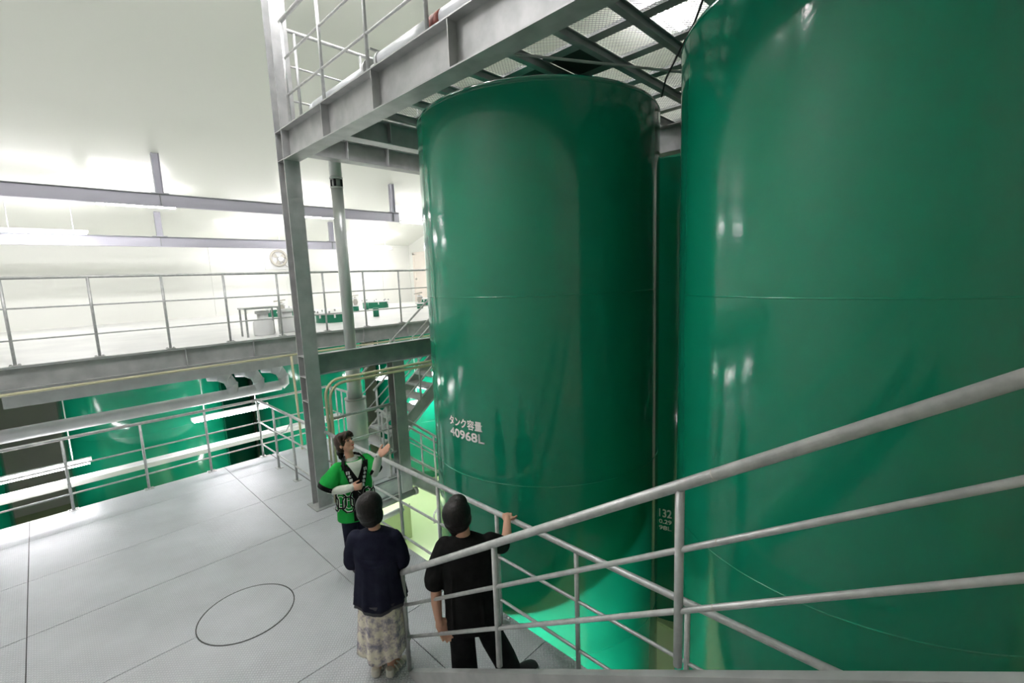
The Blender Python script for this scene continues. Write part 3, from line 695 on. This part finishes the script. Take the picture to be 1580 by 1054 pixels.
# insulated ducts at the left under the mezzanine
dt = thing('air_duct', 'grey wrapped duct with two elbows below the mezzanine at the left', 'duct', (2.8, 9.8, -2.1))
smooth_tube(MB().tube([(-5.9, 9.75, -2.02), (3.05, 9.75, -1.98), (3.22, 9.75, -1.98)], .10, 20), 'main_duct', 'duct', dt)
def elbow(x, y):
    pts = [(x + .10, y, -1.98), (x + .17, y, -1.93), (x + .17, y, -1.82), (x + .12, y + .02, -1.70), (x, y + .06, -1.62), (x - .16, y + .16, -1.60)]
    smooth_tube(MB().tube(pts, [.10, .105, .10, .10, .10, .10], 18), 'elbow', 'duct', dt)
    for k in (2, 3, 4):
        p, q = Vector(pts[k]), Vector(pts[k + 1]); d_ = (q - p).normalized()
        smooth_tube(MB().tube([p - d_ * .015, p + d_ * .015], .107, 18), 'wrap_band', 'duct', dt)
elbow(3.12, 9.75); elbow(2.66, 9.75); elbow(2.2, 9.75)
tag(MB().box(-.5, 3.6, 9.34, 9.38, -1.54, -1.28).build('steel_plate', 'duct'), 'grey steel plate hung below the mezzanine beam above the ducts', 'plate')
pb = thing('cable_tray', 'white cable tray crossing behind the left railing', 'tray', (2.8, 10.0, -2.95))
MB().box(-5.9, 4.6, 9.98, 10.22, -3.05, -3.03).build('tray_bottom', 'white', pb)
MB().box(-5.9, 4.6, 9.96, 9.98, -3.05, -2.97).build('tray_side', 'white', pb)
MB().box(-5.9, 4.6, 10.22, 10.24, -3.05, -2.97).build('tray_side', 'white', pb)
tag(smooth_tube(MB().tube([(2.66, 9.5, -2.5), (2.84, 9.5, -2.75), (3.0, 9.5, -2.9), (3.15, 9.5, -2.87), (3.25, 9.5, -2.72)], .012, 8), 'hanging_cable', 'dsteel', None), 'thin slack cable hanging behind the left railing', 'cable')
tag(autosmooth(MB().box(3.0, 3.36, 9.6, 9.85, -3.72, -3.55).build('parts_box', 'white')), 'small white box below the edge of the left floor', 'box')

# ------------------------------------------------------------------ ground-level things in the gap
dp = thing('drain_pipe', 'teal drain pipe with a lever valve hanging below the landing', 'pipe', (3.9, 6.9, -3.8))
smooth_tube(MB().tube([(3.0, 6.9, -3.80), (4.34, 6.9, -3.78)], .06, 18), 'pipe', 'dsteel', dp)
smooth_tube(MB().tube([(4.34, 6.9, -3.78), (4.40, 6.9, -3.78)], .07, 18), 'end_cap', 'dsteel', dp)
MB().bar((4.0, 6.9, -3.72), (4.0, 6.9, -3.6), .02, .02, (0, 1, 0)).bar((3.95, 6.9, -3.6), (4.12, 6.9, -3.6), .03, .012).build('lever', 'darkp', dp)
smooth_tube(MB().tube([(4.02, 6.9, -3.6), (4.05, 6.9, -3.2)], .008, 8), 'hanger_rod', 'steel', dp)
tag(smooth_tube(MB().tube([(3.0, 7.25, -4.25), (4.3, 7.25, -4.22)], .05, 18), 'drain_pipe', 'pipe', None), 'pale pipe running below the teal drain pipe', 'pipe')
lr = thing('ground_railing', 'white pipe railing on the pale green floor beside the tank foot', 'railing', (5.75, 8.3, ZG))
for a, b, rr, nm in (((5.72, 8.30, -5.26), (6.9, 8.30, -4.45), .022, 'top_rail'), ((5.82, 8.30, -5.50), (6.9, 8.30, -4.76), .014, 'mid_rail'), ((5.82, 8.30, -5.8), (6.9, 8.30, -5.06), .014, 'mid_rail')):
    smooth_tube(MB().tube([a, b], rr, 10), nm, 'white', lr)
for x, z1 in ((5.80, -5.2), (6.6, -4.66)):
    smooth_tube(MB().tube([(x, 8.30, ZG), (x, 8.30, z1)], .02, 10), 'post', 'white', lr)
smooth_tube(MB().tube([(5.72, 8.30, -5.26), (5.70, 8.30, -5.30), (5.70, 8.30, -5.50)], .022, 10), 'end_bend', 'white', lr)

# ------------------------------------------------------------------ people
YAW = math.radians(-45.52)         # local x = picture right, local y = away from the photographer
def remesh(mb, voxel, smooth=6, name='m', mat=None, fac=.5):
    m = bpy.data.meshes.new('tmp'); m.from_pydata(mb.v, [], mb.f); m.update()
    b = bmesh.new(); b.from_mesh(m); bmesh.ops.recalc_face_normals(b, faces=b.faces); b.to_mesh(m); b.free()
    o = bpy.data.objects.new('tmp', m); C.objects.link(o)
    q = o.modifiers.new('r', 'REMESH'); q.mode = 'VOXEL'; q.voxel_size = voxel
    if smooth:
        k = o.modifiers.new('s', 'SMOOTH'); k.iterations = smooth; k.factor = fac
    dg_ = bpy.context.evaluated_depsgraph_get(); r = bpy.data.meshes.new_from_object(o.evaluated_get(dg_))
    bpy.data.objects.remove(o); bpy.data.meshes.remove(m)
    r.name = name
    if mat: r.materials.clear(); r.materials.append(MT[mat])
    r.polygons.foreach_set('use_smooth', [True] * len(r.polygons))
    return r
def rot(yaw=0, pitch=0, roll=0):   # head frame: +y is where the face looks, +x its right side
    return Matrix.Rotation(yaw, 3, 'Z') @ Matrix.Rotation(pitch, 3, 'X') @ Matrix.Rotation(roll, 3, 'Y')
def head(mb, c, M, s=1.0):
    c = Vector(c); P = lambda x, y, z: c + M @ Vector((x * s, y * s, z * s))
    E_ = lambda p, r: mb.ball(P(*p), tuple(q * s for q in r), M)
    E_((0, -.012, .025), (.074, .092, .090)); E_((0, .018, -.030), (.060, .070, .082)); E_((0, .050, -.078), (.034, .034, .030))
    E_((0, .082, -.008), (.011, .020, .028)); E_((0, .092, -.022), (.015, .017, .012)); E_((0, .072, .030), (.052, .022, .014))
    E_((0, .070, -.055), (.024, .020, .014))
    for q in (-1, 1):
        E_((q * .074, -.005, -.012), (.010, .020, .032)); E_((q * .036, .055, -.030), (.024, .026, .026))
def hand(mb, wr, d, n, side, curl=.25, s=1.0, spread=.12, tcurl=.2):
    # wr wrist, d direction of the fingers, n palm normal, side +1: thumb towards d x n
    wr, d, n = Vector(wr), Vector(d).normalized(), Vector(n).normalized(); n = (n - d * n.dot(d)).normalized(); t = d.cross(n) * side
    L = .085 * s
    M_ = Matrix((t, d, n)).transposed()
    mb.ball(wr + d * L * .55, (.040 * s, .052 * s, .016 * s), M_)
    mb.limb([wr, wr + d * .03 * s], [.024 * s, .026 * s])
    for i, (o, ln) in enumerate(((.030, .070), (.010, .080), (-.010, .074), (-.029, .058))):
        b0 = wr + d * L * (.98 - .06 * (i == 3)) + t * o * s
        dd = (d + t * (o * spread * 12)).normalized(); p = [b0 - dd * .02 * s, b0]; cur = dd
        for q in range(3):
            a = curl * (q + 1) * .9
            cur = (dd * math.cos(a) + n * math.sin(a)); p.append(p[-1] + cur * ln * s * (.42, .32, .26)[q])
        mb.limb(p, [.0095 * s, .0095 * s, .009 * s, .0085 * s, .0075 * s], 8)
    b0 = wr + d * L * .28 + t * .030 * s
    dd = (d * .62 + t * .75 + n * tcurl).normalized(); d2 = (d * .88 + t * .35 + n * tcurl * 1.6).normalized()
    mb.limb([b0 - dd * .01 * s, b0 + dd * .028 * s, b0 + dd * .028 * s + d2 * .028 * s, b0 + dd * .028 * s + d2 * .052 * s], [.013 * s, .0125 * s, .0105 * s, .0085 * s], 8)
def shoe(mb, heel, d, ln=.25, wd=.045, h=.05):
    heel, d = Vector(heel), Vector(d).normalized(); sd = d.cross(Vector((0, 0, 1)))
    mb.loft([(heel + d * (ln * q) + Vector((0, 0, hh * .5)), wd * ww, hh * .5, sd, Vector((0, 0, 1))) for q, ww, hh in ((.0, .55, .05), (.03, .75, h * 1.25), (.2, .8, h * 1.4), (.45, .85, h * 1.2), (.7, 1.05, h), (.88, .95, h * .8), (.98, .6, h * .55), (1.0, .3, .02))], 16)
X3, Y3 = Vector((1, 0, 0)), Vector((0, 1, 0))

# ---- person in black, hand on the rail
def man():
    r = thing('person', 'person in black t-shirt and black trousers with one hand on the railing, seen from behind', 'person', (2.0, 2.5, ZW), None, None, YAW)
    Hm = rot(math.radians(-14), math.radians(24))
    hc = (-.065, .03, 1.475)
    b = MB(); head(b, hc, Hm, 1.03)
    b.limb([(-.03, .0, 1.27), (-.045, .02, 1.42)], [.058, .054])
    b.loft([((.0, .0, z), rx, ry, X3, Y3) for z, rx, ry in ((1.30, .07, .06), (1.26, .14, .075), (1.20, .165, .09), (1.0, .15, .09), (.85, .14, .09), (.70, .15, .10), (.62, .14, .09))])
    # left arm hanging, right arm reaching forward to the rail
    sl, el, wl = (-.19, 0, 1.22), (-.252, -.03, .93), (-.240, -.07, .70)
    b.limb([sl, (-.222, -.01, 1.08), el, (-.252, -.05, .82), wl], [.048, .046, .042, .040, .028])
    hand(b, wl, (.36, -.06, -.93), (.35, -.90, .15), -1, .30, 1.12)
    sR, eR, wR = (.17, .03, 1.24), (.250, .28, 1.04), (.282, .515, 1.13)
    b.limb([sR, (.235, .16, 1.12), eR, (.28, .40, 1.075), wR], [.048, .046, .044, .042, .031])
    hand(b, wR, (.02, .93, .10), (.0, .1, -1), -1, .75, 1.18)
    # legs
    b.limb([(-.08, .0, .72), (-.075, .0, .42), (-.075, -.02, .10)], [.085, .06, .042]); b.limb([(.09, .0, .72), (.17, .07, .42), (.255, .13, .10)], [.085, .06, .042])
    place('body', remesh(b, .0065, 4, 'body', 'skin'), r, local=True)
    # short black hair
    g = MB(); c = Vector(hc); P = lambda x, y, z: c + Hm @ Vector((x, y, z))
    g.ball(P(0, -.022, .030), (.106, .112, .108), Hm, 24); g.ball(P(0, -.055, -.03), (.098, .070, .088), Hm, 20); g.ball(P(0, .03, .075), (.075, .075, .055), Hm, 20)
    for q in (-1, 1): g.ball(P(q * .076, -.020, -.02), (.026, .050, .066), Hm)
    g.ball(P(0, -.060, -.095), (.080, .052, .075), Hm)
    g.ball(P(0, -.05, -.13), (.066, .04, .05), Hm)
    place('hair', remesh(g, .006, 3, 'hair', 'hair'), r, local=True)
    # loose t-shirt with elbow-length sleeves
    t = MB()
    t.loft([((-.012, -.005, 1.325), .070, .062, X3, Y3), ((-.01, -.005, 1.305), .115, .082, X3, Y3), ((-.005, -.005, 1.27), .190, .105, X3, Y3), ((-.005, -.005, 1.20), .215, .122, X3, Y3), ((-.005, -.01, 1.05), .205, .130, X3, Y3),
            ((-.005, -.01, .90), .195, .130, X3, Y3), ((0, -.01, .78), .195, .135, X3, Y3), ((.0, -.01, .66), .200, .140, X3, Y3), ((.0, -.01, .60), .202, .142, X3, Y3)], 28)
    t.limb([(-.17, 0, 1.235), (-.225, -.005, 1.10), (-.25, -.012, 1.01), (-.258, -.015, .975)], [.075, .080, .084, .084], 16)
    t.limb([(.16, .02, 1.245), (.20, .12, 1.17), (.232, .22, 1.095), (.24, .245, 1.08)], [.072, .072, .070, .068], 16)
    # drapes
    for a in (-.11, -.05, .03, .09):
        t.limb([(a, -.118, 1.10), (a * 1.1, -.128, .80), (a * 1.15, -.135, .62)], [.008, .012, .014], 6)
    place('t_shirt', remesh(t, .0075, 5, 't_shirt', 'tee'), r, local=True)
    # wide trousers
    p = MB()
    p.loft([((.0, -.0, z), rx, ry, X3, Y3) for z, rx, ry in ((.84, .155, .105), (.74, .175, .115), (.64, .178, .118), (.58, .17, .11))])
    p.limb([(-.085, .0, .66), (-.080, -.005, .40), (-.075, -.01, .20), (-.072, -.01, .06)], [.098, .096, .100, .102], 18)
    p.limb([(.09, .0, .66), (.15, .05, .42), (.225, .105, .20), (.262, .13, .07)], [.098, .094, .094, .094], 18)
    place('trousers', remesh(p, .008, 5, 'trousers', 'trouser'), r, local=True)
    for hx, hy, dx, dy in ((-.075, -.10, -.05, 1), (.255, .10, .85, .50)):
        s_ = MB(); shoe(s_, (hx, hy, 0), (dx, dy, 0), .27, .05, .07); place('shoe', remesh(s_, .007, 3, 'shoe', 'black'), r, local=True)
man()

# ---- person in navy top and floral skirt
def woman():
    r = thing('person', 'person in a loose navy top and long floral skirt with pale sandals, seen from behind', 'person', (1.62, 3.24, ZW), None, None, YAW)
    Hm = rot(math.radians(-34), math.radians(9)); hc = (.015, .01, 1.438)
    b = MB(); head(b, hc, Hm, .96)
    b.limb([(.035, .0, 1.20), (.025, .005, 1.34)], [.050, .046])
    b.loft([((.04, .0, z), rx, ry, X3, Y3) for z, rx, ry in ((1.25, .06, .05), (1.21, .13, .075), (1.1, .145, .09), (.9, .13, .085), (.75, .15, .10))])
    b.limb([(-.13, .0, 1.17), (-.175, .02, .98), (-.12, .16, .93), (.02, .22, .95)], [.046, .043, .036, .026])
    b.limb([(.18, .0, 1.17), (.215, .02, .98), (.16, .16, .93), (.06, .22, .94)], [.046, .043, .036, .026])
    hand(b, (.02, .22, .95), (1, .05, -.05), (0, -1, 0), 1, .35, .92); hand(b, (.06, .22, .94), (-1, .1, .1), (0, -1, 0), -1, .35, .92)
    for x in (-.035, .075): b.limb([(x, .0, .72), (x, .0, .42), (x, -.01, .09)], [.075, .055, .036])
    for x, dx in ((-.035, -.10), (.075, .35)): b.limb([(x, -.02, .045), (x + dx * .1, .10, .03)], [.032, .028])
    place('body', remesh(b, .0065, 4, 'body', 'skin'), r, local=True)
    g = MB(); c = Vector(hc); P = lambda x, y, z: c + Hm @ Vector((x, y, z))
    g.ball(P(0, -.014, .022), (.098, .108, .106), Hm, 28); g.ball(P(0, -.040, -.03), (.100, .080, .088), Hm, 20); g.ball(P(0, -.045, -.085), (.092, .060, .066), Hm, 20)
    for q in (-1, 1): g.ball(P(q * .074, -.010, -.045), (.026, .055, .080), Hm)
    place('hair', remesh(g, .006, 3, 'hair', 'hair'), r, local=True)
    # loose top: yoke, flared body, wide sleeves
    t = MB()
    t.loft([((.035, -.005, 1.262), .062, .056, X3, Y3), ((.035, -.005, 1.250), .10, .075, X3, Y3), ((.037, -.0, 1.215), .175, .10, X3, Y3), ((.038, 0, 1.15), .20, .115, X3, Y3), ((.035, 0, 1.0), .185, .125, X3, Y3)], 28)
    t.limb([(-.125, 0, 1.185), (-.165, .015, 1.06), (-.175, .03, .97)], [.066, .070, .074], 16)
    t.limb([(.180, 0, 1.18), (.210, .015, 1.06), (.215, .03, .96)], [.062, .068, .072], 16)
    for q in range(24):                                                # hood-like drape over the back
        a0 = PI * (1.12 + .76 * q / 23); a1 = PI * (1.12 + .76 * (q + 1) / 23)
        f0 = 1.08 - .085 * math.sin(PI * q / 23); f1 = 1.08 - .085 * math.sin(PI * (q + 1) / 23)
        t.limb([(.036 + .165 * math.cos(a0), .0 + .125 * math.sin(a0), f0), (.036 + .165 * math.cos(a1), .0 + .125 * math.sin(a1), f1)], [.012, .012], 6)
    place('top', remesh(t, .0075, 5, 'top', 'navy'), r, local=True)
    def flare(nm, mat, prof, n, amp, cx, cyy, seg=120, zw=0, ph=0):
        v = []; f = []
        for i, (z, rx, ry) in enumerate(prof):
            k = i / (len(prof) - 1)
            for j in range(seg):
                a = 2 * PI * j / seg; w_ = 1 + amp * k * (math.sin(n * a + ph + .6 * math.sin(3 * a)) + .4 * math.sin(2.3 * n * a))
                v.append((cx + rx * w_ * math.cos(a), cyy + ry * w_ * math.sin(a), z + zw * k * (math.sin(2 * a + 1.2) + .5 * math.sin(5 * a))))
        for i in range(len(prof) - 1):
            for j in range(seg):
                j2 = (j + 1) % seg; f.append((i * seg + j, i * seg + j2, (i + 1) * seg + j2, (i + 1) * seg + j))
        o = MB().add(v, f).build(nm, mat, r, True, True)
        sd = o.modifiers.new('thickness', 'SOLIDIFY'); sd.thickness = .004; sd.offset = -1
        return o
    L = lambda a, b, n: [tuple(a[q] + (b[q] - a[q]) * i / n for q in range(3)) for i in range(n + 1)]
    flare('peplum', 'navy', L((1.06, .180, .124), (.95, .178, .130), 4) + L((.94, .180, .132), (.665, .215, .165), 10), 9, .035, .032, 0, 120, .018)
    flare('lace_hem', 'lace', L((.69, .206, .158), (.635, .211, .162), 4), 9, .035, .032, 0, 120, .018)
    flare('skirt', 'floral', L((.95, .13, .10), (.75, .165, .135), 4) + L((.72, .168, .14), (.235, .205, .19), 14), 7, .06, .028, 0, 140, .022, 1.0)
    for hx, hy, dx, dy in ((-.037, -.075, -.02, 1), (.075, -.08, .38, .92)):
        d_ = Vector((dx, dy, 0)).normalized(); sd = d_.cross(Vector((0, 0, 1)))
        s_ = MB(); shoe(s_, (hx, hy, 0), d_, .235, .040, .022)
        so = place('sandal', remesh(s_, .006, 2, 'sandal', 'shoe'), r, local=True)
        q = MB(); h_ = Vector((hx, hy, 0))
        q.loft([(h_ + d_ * .015 + Vector((0, 0, z)), .036, .030 + .0 * z, sd, d_) for z in (.01, .04, .075)], 18)
        k = place('heel_cup', remesh(q, .006, 2, 'heel_cup', 'shoe'), so, local=True)
        for fq in (.30, .48, .66):
            pts = [h_ + d_ * .235 * fq + sd * (.040 * math.cos(a)) + Vector((0, 0, .015 + .05 * (1 - fq * .45) * math.sin(a))) for a in [i * PI / 8 for i in range(9)]]
            place('strap', MB().tube(pts, .007, 8).mesh('strap', 'shoe', True), so, local=True)
woman()

# ---- guide in the green happi coat
def guide():
    r = thing('person', 'person in a bright green happi coat raising an open hand towards the big tank', 'person', (2.2, 4.73, ZW), None, None, YAW)
    F = Vector((.60, -.80, 0)); L_ = Vector((.80, .60, 0)); Z = Vector((0, 0, 1))     # facing, own left
    # +y of the head frame must point along (.93,-.37)
    Hm = rot(math.atan2(-.93, -.37), math.radians(26))
    hc = Vector((-.042, .0, 1.452))
    b = MB(); head(b, hc, Hm, .98)
    b.limb([(.0, .0, 1.24), (-.025, .005, 1.39)], [.050, .046])
    b.loft([((.015, .0, z), rx, ry, L_, F) for z, rx, ry in ((1.26, .06, .05), (1.22, .14, .075), (1.1, .15, .09), (.9, .135, .085), (.75, .15, .10), (.66, .14, .09))])
    S_r, E_r, W_r = (-.125, -.10, 1.19), (-.165, -.16, .985), (.085, -.265, 1.055)
    b.limb([S_r, E_r, W_r], [.045, .041, .026]); hand(b, W_r, (.95, -.10, .10), (-.10, .95, -.2), 1, .85, .92)
    S_l, E_l, W_l = (.145, .10, 1.22), (.25, .02, 1.09), (.318, -.02, 1.295)
    b.limb([S_l, E_l, W_l], [.045, .041, .026]); hand(b, W_l, (.80, .0, .62), (-.30, -.75, .58), -1, .10, 1.12, .05, .05)
    for q in (-1, 1):
        o = Vector((.015, 0, 0)) + L_ * q * .08
        b.limb([o + Z * .72, o + Z * .42, o + Z * .08], [.075, .055, .036]); b.limb([o + Z * .04, o + F * .13 + Z * .03], [.032, .026])
    place('body', remesh(b, .006, 4, 'body', 'skin'), r, local=True)
    P = lambda x, y, z: hc + Hm @ Vector((x, y, z))
    for q in (-1, 1):
        place('eye', MB().ball(P(q * .030, .080, .010), (.014, .008, .007), Hm).mesh('eye', 'eye', True), r, local=True)
        place('eyebrow', MB().ball(P(q * .030, .086, .034), (.018, .006, .004), Hm).mesh('eyebrow', 'bhair', True), r, local=True)
    place('lips', MB().ball(P(0, .089, -.053), (.020, .008, .008), Hm).mesh('lips', 'lips', True), r, local=True)
    g = MB()
    g.ball(P(0, -.026, .032), (.090, .098, .098), Hm, 24); g.ball(P(0, -.060, -.020), (.080, .062, .072), Hm, 20)
    g.ball(P(0, .034, .082), (.078, .060, .040), Hm, 20)
    for q in (-1, 1):                            # side-parted fringe and side locks
        g.limb([P(q * .020, .086, .090), P(q * .045, .090, .062), P(q * .068, .074, .036)], [.024, .020, .012], 10)
        g.limb([P(q * .066, .03, .085), P(q * .078, .026, .040), P(q * .078, .020, .0)], [.026, .018, .006], 10)
    g.limb([P(-.02, .082, .088), P(-.012, .098, .066), P(.004, .100, .050)], [.022, .016, .008], 8)
    place('hair', remesh(g, .005, 5, 'hair', 'bhair'), r, local=True)
    k = MB(); k.ball(P(.0, -.125, -.075), (.044, .042, .046), Hm); k.limb([P(0, -.12, -.08), P(.012, -.135, -.125), P(.02, -.125, -.155)], [.034, .028, .012], 10); k.ball(P(0, -.10, -.05), (.05, .04, .04), Hm)
    place('hair_bun', remesh(k, .006, 3, 'hair_bun', 'hair'), r, local=True)
    # white shirt: collar and sleeves
    s_ = MB()
    s_.loft([((.012, .0, z), rx, ry, L_, F) for z, rx, ry in ((1.295, .054, .054), (1.27, .062, .062), (1.24, .11, .085), (1.20, .15, .095), (1.05, .15, .10))])
    s_.limb([S_r, E_r, (-.04, -.215, 1.01), W_r], [.055, .058, .050, .040], 14)
    s_.limb([S_l, E_l, (.29, .0, 1.20), W_l], [.055, .055, .048, .038], 14)
    place('shirt', remesh(s_, .006, 4, 'shirt', 'shirt'), r, local=True)
    wv = (Vector(W_l) - Vector(E_l)).normalized()
    place('wristwatch', MB().tube([Vector(W_l) - wv * .004, Vector(W_l) + wv * .012], .031, 16).ball(Vector(W_l) + Vector((-.02, -.026, .012)), .014).mesh('wristwatch', 'rail', True), r, local=True)
    # coat
    c0 = Vector((.02, .0, 0)); t = MB()
    t.loft([(c0 + Z * z, rx, ry, L_, F) for z, rx, ry in ((1.262, .10, .07), (1.245, .145, .088), (1.20, .185, .112), (1.10, .19, .125), (.95, .195, .135), (.80, .205, .145), (.66, .212, .15), (.60, .214, .152))], 32)
    t.limb([(-.115, -.085, 1.195), (-.165, -.13, 1.11), (-.195, -.150, 1.07)], [.072, .092, .104], 18)
    t.limb([(.135, .095, 1.22), (.195, .075, 1.16), (.228, .055, 1.135)], [.068, .078, .082], 18)
    cm_ = remesh(t, .007, 5, 'happi_coat', 'happi')
    coat = place('happi_coat', cm_, r, local=True)
    bv = BVHTree.FromPolygons([v.co.copy() for v in cm_.vertices], [tuple(p.vertices) for p in cm_.polygons])
    def surf(u, z, off):                         # u along own left, from the front
        o = c0 + L_ * u + F * .8 + Z * z; h_ = bv.ray_cast(o, -F)
        return (h_[0] + F * off) if h_[0] is not None else c0 + L_ * u + F * (.09 + off) + Z * z
    def patch(nm, mat, uvf, nu, nv, off, par):   # uvf(i,j in 0..1) -> u,z
        v = [surf(*uvf(i / nu, j / nv), off) for j in range(nv + 1) for i in range(nu + 1)]
        f = [(j * (nu + 1) + i, j * (nu + 1) + i + 1, (j + 1) * (nu + 1) + i + 1, (j + 1) * (nu + 1) + i) for j in range(nv) for i in range(nu)]
        o = place(nm, MB().add(v, f).mesh(nm, mat, True), par, local=True)
        sd = o.modifiers.new('thickness', 'SOLIDIFY'); sd.thickness = .004; sd.offset = 0
        return o
    # front opening: dark apron, white V at the neck, black collar bands
    def ec(z):                                   # half width of the opening at height z
        return .012 + .075 * max(0, (z - .98) / .27) ** .9 if z > .98 else .012 + .03 * (.98 - z)
    patch('apron', 'tee', lambda i, j: ((i * 2 - 1) * (ec(.62 + .60 * j) + .01), .62 + .60 * j), 10, 40, .004, coat)
    patch('shirt_front', 'shirt', lambda i, j: ((i * 2 - 1) * (.086 * j + .002), 1.09 + .170 * j), 10, 20, .008, coat)
    for q in (-1, 1):
        patch('collar_band', 'tee', lambda i, j, q=q: (q * (ec(.62 + .625 * j) + .058 * i), .62 + .625 * j), 6, 50, .010, coat)
        # white characters down each collar band
        for n_, ch in enumerate('日本醸造酒'):
            v, f = text_faces(ch, .1, 0.0, 1.0, .006); pq = fit(v, .034, .034)
            zc_ = 1.165 - n_ * .041
            vv = [surf(q * (ec(zc_) + .029) + x - .017, zc_ - .017 + y, .0145) for x, y in pq]
            place('collar_character', MB().add(vv, f).mesh('collar_character', 'letter'), coat, local=True)
    q = MB(); half = [surf(.128, 1.205, .004), surf(.122, 1.235, .002), c0 + L_ * .112 + F * .035 + Z * 1.268, c0 + L_ * .092 - F * .02 + Z * 1.292, c0 + L_ * .055 - F * .066 + Z * 1.300, c0 - F * .080 + Z * 1.302]
    mir = [p - L_ * 2 * (p - c0).dot(L_) for p in half[:-1]]
    pts = half + mir[::-1]
    for k_ in range(len(pts) - 1):               # collar standing round the back of the neck
        n_ = (pts[k_] + pts[k_ + 1]) / 2 - (c0 + Z * 1.22); n_ = n_ - F * 0
        q.bar(pts[k_] - (pts[k_ + 1] - pts[k_]) * .1, pts[k_ + 1] + (pts[k_ + 1] - pts[k_]) * .1, .052, .014, n_)
    place('collar', remesh(q, .006, 4, 'collar', 'tee'), coat, local=True)
    # black sleeve bands
    for a, d_, rr in (((-.195, -.150, 1.07), (-.03, -.02, -.055), .104), ((.228, .055, 1.135), (.033, -.02, -.025), .082)):
        a, d_ = Vector(a), Vector(d_).normalized()
        q = MB(); q.tube([a + d_ * .035, a + d_ * (rr * .80)], [rr * .99, rr * .90], 20)
        place('sleeve_band', remesh(q, .006, 3, 'sleeve_band', 'tee'), coat, local=True)
    # interlocking links around the hem
    def around(a, z, off):
        d_ = F * math.cos(a) + L_ * math.sin(a); h_ = bv.ray_cast(c0 + d_ * .8 + Z * z, -d_)
        p = h_[0] if h_[0] is not None else c0 + d_ * .2 + Z * z
        return p + d_ * off
    for n_ in range(14):
        a0 = -2.6 + n_ * .46; zz = .84 + (.022 if n_ % 2 else -.022)
        hx = [(-.34, .045), (-.24, .082), (.12, .086), (.34, .05), (.34, -.045), (.24, -.082), (-.12, -.086), (-.34, -.05), (-.34, .045)]
        pts = []
        for k_ in range(len(hx) - 1):
            for s2 in range(4):
                q = s2 / 4; pts.append((hx[k_][0] + (hx[k_ + 1][0] - hx[k_][0]) * q, hx[k_][1] + (hx[k_ + 1][1] - hx[k_][1]) * q))
        for nm, mat, sc_, off, rr in (('link_outline', 'letter', 1.0, .001, .013), ('link', 'tee', 1.0, .007, .0095), ('link_outline', 'letter', .52, .001, .004)):
            P3 = [around(a0 + x * sc_ * .95, zz + y * sc_, off) for x, y in pts]; P3.append(P3[0])
            place(nm, MB().tube(P3, rr, 6, False).mesh(nm, mat, True), coat, local=True)
    # trousers and shoes
    p = MB()
    p.loft([(c0 + Z * z, rx, ry, L_, F) for z, rx, ry in ((.85, .14, .10), (.72, .165, .12), (.62, .165, .12))])
    for q in (-1, 1):
        o = Vector((.015, 0, 0)) + L_ * q * .085
        p.limb([o + Z * .66, o + Z * .40, o + Z * .09], [.092, .080, .070], 16)
    place('trousers', remesh(p, .008, 5, 'trousers', 'navy'), r, local=True)
    for q in (-1, 1):
        o = Vector((.015, 0, 0)) + L_ * q * .085
        sh = MB(); shoe(sh, o - F * .08, F, .24, .042, .06); place('shoe', remesh(sh, .007, 3, 'shoe', 'black'), r, local=True)
guide()
